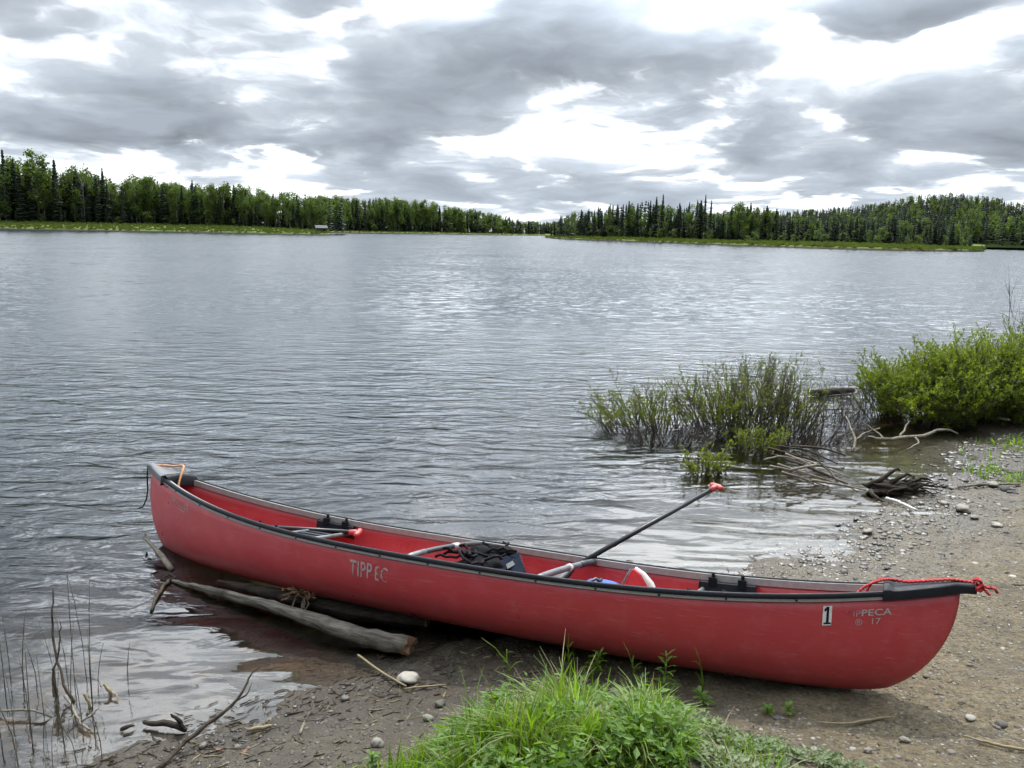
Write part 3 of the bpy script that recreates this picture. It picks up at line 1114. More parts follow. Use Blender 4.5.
rope_obj('orange_strap', [
    [(-2.50, -.005, zl + .03), (-2.44, .03, zl + .035), (-2.38, .05, zl + .035), (-2.31, .05, zl + .05), (-2.26, .02, zl + .045), (-2.235, -.02, zl + .0), (-2.22, -.05, zl - .06), (-2.2, -.07, zl - .13)],
], .0075, M['strap'], 'faded orange strap draped over the small deck at the canoe end in the water', 'strap', .001)
tl = to_world(np.array([-LEN / 2 - .03, -.012, zl + .02]))
P_ = [tl, tl + [-.005, -.01, -.08], tl + [-.002, -.02, -.17], tl + [-.015, -.02, -.24], tl + [-.045, -.02, -.30], tl + [-.085, -.01, -.315]]
mb = MB(); mb.tube(P_, .0045, 6)
tag(mb.build('cord', M['cord']), 'thin dark cord dangling from the canoe tip above the lake', 'cord')
# ------------------------------------------------------------------ driftwood, stones, gravel
def wobble(pts, rad, amp, n, seed):
    """smooth path through pts with n samples and small knotty offsets"""
    pts = np.array(pts, float); k = len(pts)
    t = np.linspace(0, k - 1, n)
    Pp = np.stack([np.interp(t, range(k), pts[:, i]) for i in range(3)], -1)
    w_ = max(3, n // k | 1)
    ker = np.ones(w_) / w_
    Q = np.stack([np.convolve(np.pad(Pp[:, i], w_ // 2, 'edge'), ker, 'valid') for i in range(3)], -1)[:n]
    Q[0] = Pp[0]; Q[-1] = Pp[-1]
    rr = np.random.default_rng(seed)
    Q[1:-1] += rr.normal(size=(n - 2, 3)) * amp * [1, 1, .6]
    r = np.interp(t, range(k), rad) * (1 + .10 * (vnoise(t * 3 + seed, t * 0 + seed, seed) - .5))
    return Q, r


def log_thing(name, label, cat, pts, rad, mat_, end=True, n=26, amp=.004, seed=1, group=None, seg=14):
    base = np.array(pts[-1], float)
    o = empty(name, base)
    tag(o, label, cat, group)
    Q, r = wobble(pts, rad, amp, n, seed)
    mb = MB(); mb.tube(Q - base, r, seg)
    w_ = mb.build('trunk', mat_, o)
    # uneven surface
    me = w_.data
    co = np.array([v.co[:] for v in me.vertices])
    ks = (fbm(co[:, 0] * 3.5 + co[:, 1] * 2 + seed, co[:, 2] * 17 + co[:, 1] * 9, 3, seed) - .5)
    nn = np.array([v.normal[:] for v in me.vertices])
    co += nn * (ks * r.max() * .30)[:, None]
    me.vertices.foreach_set('co', co.ravel())
    if end:
        mb = MB()
        d = Q[-1] - Q[-2]; d /= np.linalg.norm(d)
        a = np.cross(d, [0, 0, 1]); a /= np.linalg.norm(a); b = np.cross(a, d)
        V = [Q[-1] - base + d * .012]
        m_ = 16
        rr = random.Random(seed)
        for k in range(m_):
            t = k / m_ * 6.283
            V.append(Q[-1] - base + r[-1] * .97 * (math.cos(t) * a + math.sin(t) * b) + d * rr.uniform(.0, .035))
        for k in range(m_):
            t = k / m_ * 6.283
            V.append(Q[-1] - base + r[-1] * .99 * (math.cos(t) * a + math.sin(t) * b) - d * .02)
        Fc = [(0, 1 + k, 1 + (k + 1) % m_) for k in range(m_)] + [(1 + k, 1 + m_ + k, 1 + m_ + (k + 1) % m_, 1 + (k + 1) % m_) for k in range(m_)]
        mb.add(V, Fc)
        mb.build('broken_end', M['logend'], o, False)
    return o


def W3(px, py, z): return at(px, py, z)


log_thing('driftwood_log', 'pale grey weathered log with a broken brown end lying beside the canoe', 'log',
          [W3(172, 581, .0), W3(200, 588, .03), W3(250, 600, .04), W3(290, 612, .05), W3(330, 626, .055), W3(372, 639, .06), W3(408, 646, .06)],
          [.012, .019, .029, .036, .043, .047, .052], M['log'], n=34, seed=4)
log_thing('driftwood_log', 'dark sodden log half sunk in the shadow under the canoe', 'log',
          [W3(218, 583, -.02), W3(260, 592, -.015), W3(300, 600, -.012), W3(350, 612, -.01), W3(428, 622, .0)],
          [.025, .042, .05, .052, .055], M['logdark'], n=28, seed=9)


def stick(name, label, cat, pts, rad, mat_, n=14, amp=.003, seed=1, group=None, forks=()):
    mb = MB()
    Q, r = wobble(pts, rad, amp, n, seed)
    base = Q[0].copy()
    mb.tube(Q - base, r, 7)
    for fk in forks:
        Q2, r2 = wobble(fk[0], fk[1], amp, 8, seed + 5)
        mb.tube(Q2 - base, r2, 6)
    o = mb.build(name, mat_); o.location = base
    return tag(o, label, cat, group)


stick('driftwood_stick', 'pale stick with a hooked tip rising from the lake by the canoe end', 'stick',
      [W3(172, 570, .0), W3(162, 556, .05), W3(153, 546, .07), W3(144, 538, .08), W3(146, 532, .085)], [.02, .019, .014, .008, .004], M['stick'], seed=2)
stick('floating_twig', 'thin dark twig floating on the lake beyond the tip of the grey log', 'twig',
      [W3(176, 577, .012), W3(166, 582, .012), W3(158, 594, .01), W3(151, 611, .006)], [.009, .012, .011, .008], M['stickdark'], seed=3,
      forks=[([W3(176, 577, .012), W3(170, 573, .03), W3(160, 580, .0)], [.008, .007, .004])])
# tuft of orange roots beside the dark log
rt = empty('root_tuft', W3(303, 596, .05))
tag(rt, 'rusty orange tuft of dead roots on the dark log under the canoe', 'roots')
mb = MB(); rr = random.Random(2)
for k in range(46):
    a = np.array([rr.uniform(-.09, .09), rr.uniform(-.03, .03), rr.uniform(.0, .05)])
    mb.tube([a, a + [rr.uniform(-.03, .03), rr.uniform(-.03, .03), rr.uniform(-.01, .03)], a + [rr.uniform(-.06, .06), rr.uniform(-.05, .03), rr.uniform(-.03, .02)]], .0065, 5)
mb.build('root_mass', M['logend'], rt)
mb = MB()
for k in range(5):
    a = np.array([rr.uniform(-.04, .04), -.03, .01])
    mb.tube([a, a + [rr.uniform(-.02, .02), -.03, -.03], a + [rr.uniform(-.03, .03), -.06, -.07]], .0045, 5)
mb.build('pale_root', M['stick'], rt)


def ico(sub):
    bm = bmesh.new(); bmesh.ops.create_icosphere(bm, subdivisions=sub, radius=1)
    v = np.array([q.co[:] for q in bm.verts]); f = np.array([[q.index for q in a.verts] for a in bm.faces]); bm.free()
    return v, f


ICO = {1: ico(1), 2: ico(2), 3: ico(3)}


def stone_mesh(sub, size, seed, flat=.55):
    v, f = ICO[sub]
    rr = np.random.default_rng(seed)
    k = 1 + .75 * (fbm(v[:, 0] * 1.3 + seed * 1.7 + v[:, 2], v[:, 1] * 1.3 + seed + v[:, 2] * .6, 3, seed) - .5)
    s = np.array([1, rr.uniform(.62, .95), flat * rr.uniform(.8, 1.2)]) * size
    v = v * k[:, None] * s
    a = rr.uniform(0, 6.28)
    c, sn = math.cos(a), math.sin(a)
    return np.stack([v[:, 0] * c - v[:, 1] * sn, v[:, 0] * sn + v[:, 1] * c, v[:, 2]], -1), f


def one_stone(px, py, size, col, label, seed, flat=.5, sink=.3, name='stone', group=None):
    p = on_ground(px, py)
    v, f = stone_mesh(3, size, seed, flat)
    mb = MB(); mb.add(v, f, 0, col)
    o = mb.build(name, M['stone'])
    o.location = p + [0, 0, size * flat * (1 - sink)]
    return tag(o, label, 'stone', group)


one_stone(408, 681, 0.068, .97, 'smooth pale tan stone alone on the dark mud near the log end', 3, .34)
bpy.data.objects['stone'].scale = (1.15, .72, 1)
bpy.data.objects['stone'].rotation_euler = (0, 0, .9)
one_stone(377, 745, 0.036, .72, 'light angular stone at the left edge of the grass patch', 8, .5)
one_stone(963, 511, 0.083, .80, 'broad flat pale rock, largest on the gravel beach behind the canoe', 12, .35)
one_stone(974, 518, 0.036, .7, 'small pale stone touching the front of the broad flat rock', 14, .4)
one_stone(993, 486, 0.054, .86, 'whitish rounded stone in the dark grassy rubble under the leafy bank', 16, .45)
one_stone(997, 526, 0.050, .9, 'flat cream stone bedded in gravel near the photo edge', 18, .3)
one_stone(868, 533, 0.043, .78, 'pinkish pale flat stone at the water edge behind the canoe', 20, .4)
one_stone(862, 539, 0.032, .85, 'cream oblong stone on the gravel just below the pinkish one', 22, .4)
one_stone(838, 527, 0.026, .05, 'dark wet stone standing in the shallows off the gravel beach', 24, .6)
one_stone(856, 521, 0.026, .12, 'dark brown wet stone at the shallow edge nearest the root clump', 26, .6)
one_stone(945, 505, 0.040, .83, 'small light stone behind the broad flat rock', 28, .5)
one_stone(868, 752, 0.020, .7, 'pale pebble beside the trailing edge of the leaf mat', 30, .5)
one_stone(970, 719, 0.023, .88, 'white stone in the sunlit ground beyond the canoe shadow', 31, .45)
one_stone(905, 741, 0.022, .75, 'buff stone on bare ground below the thin straw', 33, .45)
one_stone(428, 720, 0.025, .7, 'grey stone lying in mud against the grass blades', 35, .5)
one_stone(345, 700, 0.022, .45, 'grey-brown pebble on the mud ridge by the water line', 37, .5)
one_stone(440, 705, 0.029, .38, 'dull grey stone half buried beside the long straw', 39, .5)


def gravel(name, n, region, smin, smax, subs, label, seed, dens=None, colshift=0., p=2.2, flat=1.0):
    rr = np.random.default_rng(seed)
    N = n * 25
    x = rr.uniform(region[0], region[1], N); y = rr.uniform(region[2], region[3], N)
    d = shore_d(x, y)
    lp = to_local(np.stack([x, y, x * 0 + .1], -1))
    keep = (dens(x, y, d) > rr.uniform(size=N)) & ~((np.abs(lp[:, 0]) < 2.3) & (np.abs(lp[:, 1]) < .3))
    ii = np.where(keep)[0][:n]
    var = [stone_mesh(subs, 1., 100 + k, .5) for k in range(24)]
    mb_v, mb_f, mb_c = [], [], []
    b = 0
    zz = gz(x, y)
    for i in ii:
        s = smin + (smax - smin) * rr.uniform() ** p
        v, f = var[rr.integers(24)]
        v = v * s * [1, 1, rr.uniform(.6, 1.2) * flat] + [x[i], y[i], zz[i] + s * .02]
        mb_v.append(v); mb_f.append(f + b); b += len(v)
        mb_c.append(np.full(len(v), np.clip(rr.normal(.52 + colshift, .24), 0, 1)))
    V = np.concatenate(mb_v); F = np.concatenate(mb_f)
    me = bpy.data.meshes.new(name)
    me.from_pydata(V.tolist(), [], F.tolist())
    me.polygons.foreach_set('use_smooth', [subs > 1] * len(F))
    a = me.attributes.new('vary', 'FLOAT', 'POINT'); a.data.foreach_set('value', np.concatenate(mb_c))
    me.materials.append(M['stone'])
    o = link(bpy.data.objects.new(name, me))
    return tag(o, label, 'gravel', kind='stuff')


def dens_beach(x, y, d):
    edge = np.exp(-((d - .15) / .38) ** 2)
    k = np.minimum(1, .12 + edge * .95) * np.where(y > 3.2, 1, .6)
    k = k * np.where(fbm(x * 2.2, y * 2.2, 3, 51) > .47, 1, .3)
    return np.where((d < -.4) | (x < .8), 0, k)


def dens_bits(x, y, d):
    k = np.where(x > 1.0, 1., .4) * np.minimum(1, .40 + .6 * (fbm(x * 1.5, y * 1.5, 3, 44) > .5))
    return np.where(d < -.06, 0, k)


def dens_mud(x, y, d):
    return ((d > .03) & (d < 1.0) & (fbm(x * 2.5, y * 2.5, 3, 47) > .52)) * 1.


def dens_rubble(x, y, d):
    return ((d > -.1) & (y > 6.9)) * np.where(fbm(x * 1.6, y * 1.6, 3, 49) > .45, 1., .4)


gravel('gravel', 380, (.9, 6.5, 2.4, 7.5), .007, .018, 2, 'scattered small stones on the landing', 6, lambda x, y, d: np.where(d > .2, .5, 0), .06, 2.0)
gravel('gravel', 3000, (.9, 7.5, 3.0, 9.4), .006, .030, 2, 'loose pebbles along the gravel water edge', 1, dens_beach, .02, 2.4)
gravel('gravel', 22000, (.6, 6.5, 2.3, 8.5), .003, .011, 1, 'fine grit and pebbles scattered over the landing', 2, dens_bits, -.02, 2.6)
gravel('gravel', 420, (-1.5, .7, 2.5, 4.4), .004, .014, 2, 'grey pebbles on the mud beside the log', 3, dens_mud, -.26)
gravel('rubble', 1300, (3.6, 8.5, 6.9, 10.2), .015, .06, 2, 'dark rubble under the leafy bank', 4, dens_rubble, -.22, 2.2, .7)

# bleached sticks of the brush pile in the shallows
rr = random.Random(21)
bp = [((772, 452), (848, 484)), ((778, 462), (852, 488)), ((790, 468), (842, 470)), ((768, 446), (824, 462)), ((796, 456), (850, 478)), ((782, 470), (826, 486)),
      ((800, 450), (838, 482)), ((764, 458), (812, 466)), ((806, 462), (858, 492)), ((776, 444), (838, 464)), ((812, 478), (866, 490)), ((786, 452), (830, 478)), ((792, 444), (846, 456)), ((770, 464), (802, 474))]
for k, (a, b) in enumerate(bp):
    za, zb = rr.uniform(.08, .22), rr.uniform(.01, .10)
    A = W3(*a, za); B = W3(*b, zb)
    m_ = (A + B) / 2 + np.array([rr.uniform(-.06, .06), rr.uniform(-.06, .06), rr.uniform(-.02, .06)])
    A = A + np.array([0, 0, -.02])
    stick('driftwood_stick', 'thin bleached stick in the brush pile below the middle bush', 'stick', [A, m_, B], [.013 * rr.uniform(.5, 1.1), .012 * rr.uniform(.6, 1.1), .006], M['stick'] if k % 3 else M['stickdark'], n=9, seed=50 + k, group='sticks heaped below the middle bush')

# root clump stranded in the shallows
rc = empty('root_clump', W3(888, 492, 0))
tag(rc, 'dark brown tangled root clump stranded at the water edge', 'driftwood')
mb = MB(); rr = random.Random(8)
mb.add(*blob((.0, .0, .02), (.20, .13, .085), 41, .6, 4), 0)
for k in range(34):
    a = np.array([rr.uniform(-.2, .18), rr.uniform(-.1, .1), rr.uniform(.02, .08)])
    P_ = [a]; dn = rr.uniform(-.5, .9); r0 = rr.uniform(.008, .02)
    for q in range(5):
        dn += rr.uniform(-.5, .5)
        P_.append(P_[-1] + np.array([math.cos(dn) * .055, math.sin(dn) * .03, rr.uniform(-.03, .04)]))
    mb.tube(P_, np.linspace(r0, .004, 6), 6)
mb.tube([(-.2, 0, .05), (-.08, -.02, .12), (.02, .0, .19), (.07, .02, .215), (.10, .03, .19)], [.022, .02, .016, .012, .007], 7)
mb.tube([(-.02, -.04, .08), (.08, -.02, .14), (.15, .0, .17), (.20, .02, .15)], [.02, .018, .013, .008], 7)
mb.tube([(-.18, -.06, .03), (-.20, -.14, .02), (-.17, -.24, .0), (-.13, -.32, -.02)], [.02, .018, .014, .01], 7)
mb.build('root_mass', M['logdark'], rc)
mb = MB(); mb.tube([(.10, -.06, .03), (.2, -.06, .03), (.29, -.05, .025)], [.035, .036, .028], 9); mb.build('root_stub', M['stick'], rc)
stick('driftwood_stick', 'white peeled stick lying from the root clump to the gravel', 'stick', [W3(886, 498, .03), W3(900, 502, .03), W3(917, 510, .03)], [.012, .012, .009], M['white'], seed=7)
# forked pale branch by the leafy bank
stick('driftwood_branch', 'long pale forked branch lying in the shallows before the leafy bank', 'branch',
      [W3(868, 437, .06), W3(885, 440, .05), W3(905, 437, .05), W3(925, 436, .06), W3(942, 428, .1), W3(958, 434, .03)], [.012, .018, .02, .02, .015, .01], M['stick'], n=20, amp=.008, seed=11,
      forks=[([W3(900, 437, .05), W3(905, 429, .10), W3(909, 421, .17)], [.014, .012, .007]), ([W3(915, 437, .05), W3(920, 443, .03), W3(906, 450, .01)], [.012, .009, .006]), ([W3(885, 440, .05), W3(875, 430, .12), W3(860, 421, .2)], [.012, .009, .005])])
stick('driftwood_branch', 'pale broken branch propped on the water left of the forked one', 'branch',
      [W3(852, 451, .0), W3(856, 440, .08), W3(850, 426, .17), W3(846, 416, .24)], [.014, .013, .010, .006], M['stick'], n=10, seed=13,
      forks=[([W3(856, 440, .08), W3(866, 432, .1), W3(880, 428, .12)], [.01, .009, .005])])
stick('driftwood_branch', 'bleached branch lying on the shaded edge under the leafy bank', 'branch',
      [W3(945, 415, .12), W3(962, 414, .12), W3(985, 416, .12), W3(1010, 420, .14)], [.02, .024, .022, .014], M['stick'], n=14, seed=15)
log_thing('floating_log', 'short dark log floating on the lake between the two bushes', 'log', [W3(812, 393, .05), W3(830, 392, .05), W3(852, 390, .05)], [.045, .05, .04], M['logdark'], n=10, seed=17)
stick('driftwood_stick', 'dark stick on the rubble under the leafy bank', 'stick', [on_ground(958, 489) + [0, 0, .02], on_ground(985, 487) + [0, 0, .03], on_ground(1020, 486) + [0, 0, .02]], [.012, .013, .009], M['stick'], seed=19)

# straws and twigs on the near ground
def gline(pts, dz): return [on_ground(a, b) + [0, 0, dz] for a, b in pts]
stick('straw', 'bent golden straw across the mud from the pale stone to the water', 'straw', [W3(358, 655, .03)] + gline([(380, 675), (406, 690)], .02), [.006, .006, .005], M['straw'], n=9, amp=.001, seed=1)
stick('straw', 'thin straw lying between the pale stone and the grass', 'straw', gline([(404, 691), (425, 689), (446, 687)], .012), [.004, .005, .003], M['straw'], n=9, amp=.001, seed=2)
stick('straw', 'thin tan straw in the canoe shadow by the seedling', 'straw', gline([(818, 725), (845, 727), (868, 723), (892, 720)], .015), [.003, .005, .006, .004], M['straw'], n=12, amp=.002, seed=3)
stick('straw', 'tan straw on sunlit ground at the photo corner', 'straw', gline([(963, 739), (985, 745), (1005, 750), (1035, 754)], .015), [.004, .006, .007, .006], M['straw'], n=12, amp=.002, seed=4)
stick('twig', 'long thin grey twig leaning from the bank over the shallows', 'twig', [on_ground(158, 772) + [0, 0, .01], on_ground(190, 745) + [0, 0, .04], W3(222, 715, .10), W3(245, 690, .16), W3(250, 676, .2), W3(262, 664, .24)], [.012, .010, .008, .006, .004, .002], M['stickdark'], n=18, amp=.003, seed=5,
      forks=[([W3(238, 700, .13), W3(248, 694, .16), W3(252, 683, .19)], [.004, .003, .002])])
stick('twig', 'short knobbly twig on the mud below the water line', 'twig', gline([(247, 733), (262, 731), (272, 729)], .015), [.008, .010, .007], M['straw'], n=8, amp=.002, seed=6)
stick('twig', 'forked grey twig standing in the mud under the hull reflection', 'twig', gline([(300, 738), (304, 728)], .02) + [on_ground(310, 724) + [0, 0, .06]], [.006, .006, .003], M['stick'], n=8, amp=.002, seed=7)
stick('dark_debris', 'black wet stick at the shallow edge by the dead reeds', 'stick', [W3(144, 722, .02), W3(165, 723, .03), W3(180, 727, .03), W3(187, 730, .02)], [.010, .014, .016, .010], M['logdark'], n=10, seed=8,
      forks=[([W3(183, 728, .03), W3(178, 720, .06), W3(171, 714, .09)], [.012, .010, .005])])
one_stone(203, 747, 0.022, .62, 'ochre stone with a rusty side on the near mud bank', 61, .5)
for k, (px, py, lab) in enumerate(((219, 751, 'curled rust orange leaf beside the ochre stone'), (245, 753, 'small orange leaf alone on the mud bank'), (800, 668, 'tiny brown leaf in the canoe shadow'))):
    p = on_ground(px, py)
    v = np.array([[-.03, 0, .012], [-.012, -.014, .006], [.012, -.013, .008], [.032, 0, .016], [.012, .013, .012], [-.012, .013, .010], [0, 0, .002]])
    mb = MB(); mb.add(v, [(0, 1, 6), (1, 2, 6), (2, 3, 6), (3, 4, 6), (4, 5, 6), (5, 0, 6)])
    o = mb.build('dead_leaf', M['deadleaf']); o.location = p + [0, 0, .006]; o.rotation_euler = (0, 0, k * 1.3); o.scale = (.55, .55, .55)
    tag(o, lab, 'leaf')


# bits of bark, twig and straw washed up along the shore
def litter(name, n, region, prob, mat_, label, seed, lmin, lmax):
    rr = np.random.default_rng(seed)
    N = n * 30
    x = rr.uniform(region[0], region[1], N); y = rr.uniform(region[2], region[3], N)
    d = shore_d(x, y)
    lp = to_local(np.stack([x, y, x * 0 + .1], -1))
    ii = np.where((prob(x, y, d) > rr.uniform(size=N)) & ~((np.abs(lp[:, 0]) < 2.3) & (np.abs(lp[:, 1]) < .3)))[0][:n]
    mb = MB()
    for i in ii:
        L = rr.uniform(lmin, lmax) * rr.uniform(.4, 1); a = rr.uniform(0, 6.28) if rr.uniform() < .5 else .7 + rr.normal() * .4
        dx, dy = math.cos(a) * L / 2, math.sin(a) * L / 2
        r = rr.uniform(.0012, .0038)
        p = [np.array([x[i] + dx * q, y[i] + dy * q, 0]) for q in (-1, 0, 1)]
        p[1] = p[1] + [rr.normal() * L * .08, rr.normal() * L * .08, 0]
        for k in range(3): p[k][2] = max(0.002, float(gz(p[k][0], p[k][1]))) + r * .8
        mb.tube(p, [r, r * 1.1, r * .6], 4)
    tag(mb.build(name, mat_), label, 'debris', kind='stuff')


litter('litter', 650, (-2.0, .6, 2.4, 4.5), lambda x, y, d: np.exp(-((d - .12) / .22) ** 2) + .12 * (d > 0), M['stickdark'], 'dark bits of twig and bark on the mud', 5, .02, .10)
litter('litter', 260, (-2.0, .6, 2.4, 4.5), lambda x, y, d: .5 * (d > .05), M['straw'], 'pale straw bits on the mud', 6, .02, .09)
litter('litter', 420, (.6, 7.5, 2.4, 9.5), lambda x, y, d: np.exp(-((d - .2) / .4) ** 2) * .8 + .12 * (d > 0) + .5 * ((y > 7) & (d > 0)), M['stickdark'], 'dark bits of twig on the gravel', 7, .02, .12)
litter('litter', 260, (.6, 7.5, 2.4, 9.5), lambda x, y, d: .3 * (d > .05) + .5 * ((y > 7) & (d > 0)), M['straw'], 'pale straw bits on the gravel', 8, .02, .10)
# ------------------------------------------------------------------ plants
def leaf_quads(P_, D_, size, rr, wr=.42):
    """small pointed leaves (two folded faces each) at points P_ along directions D_"""
    n = len(P_)
    P_ = np.asarray(P_); D_ = np.asarray(D_)
    D_ = D_ / (np.linalg.norm(D_, axis=1)[:, None] + 1e-9)
    up = rr.normal(size=(n, 3)) * .6 + [0, 0, 1]
    S = np.cross(D_, up); S /= np.linalg.norm(S, axis=1)[:, None] + 1e-9
    U = np.cross(S, D_)
    L = size * rr.uniform(.6, 1.25, n)[:, None]
    w = L * wr * .5
    A = P_; T = P_ + D_ * L
    m = P_ + D_ * L * .45
    Lf = m + S * w + U * w * .35; Rt = m - S * w + U * w * .35
    V = np.stack([A, Lf, T, Rt], 1).reshape(-1, 3)
    i = np.arange(n) * 4
    F = np.concatenate([np.stack([i, i + 2, i + 1], -1), np.stack([i, i + 3, i + 2], -1)])
    return V, F


def fast_mesh(name, V, F, mat_, vary_=None, parent=None, smooth=False):
    me = bpy.data.meshes.new(name)
    me.from_pydata(np.asarray(V).tolist(), [], np.asarray(F).tolist())
    me.materials.append(mat_)
    if vary_ is not None:
        a = me.attributes.new('vary', 'FLOAT', 'POINT'); a.data.foreach_set('value', np.clip(vary_, 0, 1))
    if smooth: me.polygons.foreach_set('use_smooth', [True] * len(me.polygons))
    return link(bpy.data.objects.new(name, me), parent)


def shrub(name, label, cat, base, rx, ry, h, nstem, twigs, leaves, lsize, leaf_mat, seed, lean=(0, 0), spread=1.0, bare=.15, group=None, zmin=-.05, leafy_from=.35, stem_r=.006, hfun=None, on_land=False, even=False):
    rr = np.random.default_rng(seed)
    o = empty(name, base)
    tag(o, label, cat, group)
    mb = MB(); LP_, LD_, LC_ = [], [], []
    for k in range(nstem):
        a = rr.uniform(0, 6.283); q = math.sqrt(rr.uniform())
        bx, by = math.cos(a) * q * rx * .75, math.sin(a) * q * ry * .75
        hh = h * rr.uniform(.55, 1.05) * (1 - .35 * q ** 2)
        if even: hh = h * rr.uniform(.82, 1.0) * math.sqrt(max(.12, 1 - .8 * q ** 2))
        if hfun: hh *= hfun(bx / rx)
        out = np.array([bx / rx * .6 * spread + rr.normal() * .22 + lean[0], by / ry * .5 * spread + rr.normal() * .22 + lean[1], 1.0])
        out /= np.linalg.norm(out)
        zb = gz(base[0] + bx, base[1] + by) - base[2] if on_land else zmin
        p = np.array([bx, by, zb]); Pp = [p]
        nseg = 6
        cur = out.copy()
        L = (hh - zb) / max(.35, out[2])
        for s in range(nseg):
            cur = cur + rr.normal(size=3) * .13 + np.array([0, 0, .04]); cur /= np.linalg.norm(cur)
            p = p + cur * L / nseg; Pp.append(p)
        Pp = np.array(Pp); r0 = stem_r * rr.uniform(.7, 1.4)
        mb.tube(Pp, np.linspace(r0, r0 * .3, nseg + 1), 4, cap=False)
        isbare = rr.uniform() < bare
        tone = rr.uniform(.15, .85)
        for tw in range(twigs):
            f_ = rr.uniform(leafy_from * .7, 1.0) * nseg
            i = min(int(f_), nseg - 1); st = Pp[i] + (Pp[i + 1] - Pp[i]) * (f_ - i)
            dr = (Pp[i + 1] - Pp[i]); dr = dr / np.linalg.norm(dr) + rr.normal(size=3) * .55 + [0, 0, .25]
            dr /= np.linalg.norm(dr)
            tl_ = L * rr.uniform(.10, .26)
            e1 = st + dr * tl_ * .5 + rr.normal(size=3) * .012; e2 = e1 + (dr + rr.normal(size=3) * .25 + [0, 0, .15]) * tl_ * .5
            mb.tube([st, e1, e2], [r0 * .4, r0 * .3, r0 * .15], 3, cap=False)
            if isbare: continue
            nl = rr.poisson(leaves)
            if nl:
                t = rr.uniform(.15, 1.05, nl)[:, None]
                pts = np.where(t < .5, st + (e1 - st) * t * 2, e1 + (e2 - e1) * (t - .5) * 2) + rr.normal(size=(nl, 3)) * .006
                ds = dr + rr.normal(size=(nl, 3)) * .7 + [0, 0, .3]
                LP_.append(pts); LD_.append(ds); LC_.append(np.clip(rr.normal(tone, .18, nl), 0, 1))
    mb.build('branches', M['stem'], o)
    if LP_:
        Pq = np.concatenate(LP_); Dq = np.concatenate(LD_); Cq = np.concatenate(LC_)
        V, F = leaf_quads(Pq, Dq, lsize, rr)
        fast_mesh('foliage', V, F, leaf_mat, np.repeat(Cq, 4), o)
    return o


def wp(px, py): return at(px, py, 0)


# bushes standing in the lake
shrub('sweetgale_bush', 'dense twiggy bush with small green leaves standing in the lake, largest of the flooded ones', 'bush', wp(752, 428), .95, .55, .80, 270, 8, 4.3, .036, M['leaf'], 1, (0, 0), 1.1, .40, leafy_from=.4, zmin=-.12,
      hfun=lambda t: 1.0 + .12 * math.sin(t * 5 + 1))
shrub('sweetgale_bush', 'sparse sprawling bush with thin leaves at the lakeward side of the largest flooded one', 'bush', wp(640, 428), .66, .45, .66, 100, 8, 3.6, .036, M['leaf'], 2, (-.35, 0), 1.3, .25, leafy_from=.4,
      hfun=lambda t: .75 + .3 * t)
shrub('sweetgale_sprig', 'low bright leafy sprig in the water before the largest flooded bush', 'bush', wp(706, 472), .24, .14, .28, 24, 7, 5., .036, M['leaf'], 3, (-.1, -.05), 1.2, .0, leafy_from=.2)
shrub('sweetgale_sprig', 'small bright sprig overhanging the sticks below the largest flooded bush', 'bush', wp(755, 450), .32, .15, .30, 26, 7, 5., .036, M['leaf'], 4, (.1, -.1), 1.2, .0, leafy_from=.2)
shrub('bare_twigs', 'bare grey twigs standing in the lake between the two groups of bushes', 'twigs', wp(845, 420), .36, .5, .5, 44, 3, .25, .03, M['leaf'], 5, (.1, 0), .8, .8, stem_r=.0045)
# dead lower tangle of branches
shrub('dead_tangle', 'grey tangle of dead branches around the feet of the sprawling bush', 'dead branches', wp(668, 440), .62, .32, .22, 66, 4, 0, .03, M['leaf'], 6, (0, -.2), 2.6, 1., stem_r=.006)
shrub('dead_tangle', 'grey tangle of dead branches low in the water past the largest flooded bush', 'dead branches', wp(808, 440), .55, .3, .26, 60, 4, 0, .03, M['leaf'], 7, (.1, -.25), 2.4, 1., stem_r=.006)
# the leafy bank
bx_ = lambda px, py: on_ground(px, py)
shrub('willow_bush', 'bright green willow bush at the tip of the leafy bank, low and rounded', 'bush', np.array([5.2, 10.1, .0]), .70, .7, .84, 230, 9, 15., .040, M['leafbright'], 11, (-.05, -.1), 1.15, .04, leafy_from=.2, stem_r=.005, even=True)
shrub('willow_bush', 'tall bright green willow bush at the photo edge of the leafy bank', 'bush', np.array([6.75, 10.4, .1]), 1.05, .85, 1.06, 330, 9, 15., .040, M['leafbright'], 12, (0, -.08), 1.1, .04, leafy_from=.15, stem_r=.006, even=True)
shrub('willow_bush', 'rounded willow bush in the middle of the leafy bank', 'bush', np.array([5.85, 10.2, .05]), .85, .7, .93, 270, 9, 15., .040, M['leafbright'], 13, (0, -.1), 1.15, .04, leafy_from=.18, stem_r=.006, even=True)
shrub('willow_bush', 'willow bush low over the rubble at the foot of the leafy bank', 'bush', np.array([6.4, 9.75, .08]), .8, .35, .55, 130, 8, 7.5, .045, M['leafbright'], 14, (0, -.2), 1.2, .04, leafy_from=.1, stem_r=.005, even=True)
shrub('bare_sapling', 'bare dark twigs rising above the leafy bank at the photo edge', 'sapling', np.array([7.05, 11.2, .1]), .25, .2, 1.62, 9, 9, .3, .03, M['leaf'], 15, (-.05, 0), .9, .7, leafy_from=.6, stem_r=.007)
shrub('bare_twigs', 'bare grey twigs fringing the lakeward tip of the leafy bank', 'twigs', np.array([4.62, 10.3, 0]), .3, .45, .62, 46, 4, .5, .03, M['leaf'], 16, (-.25, 0), 1.0, .7, stem_r=.0045)

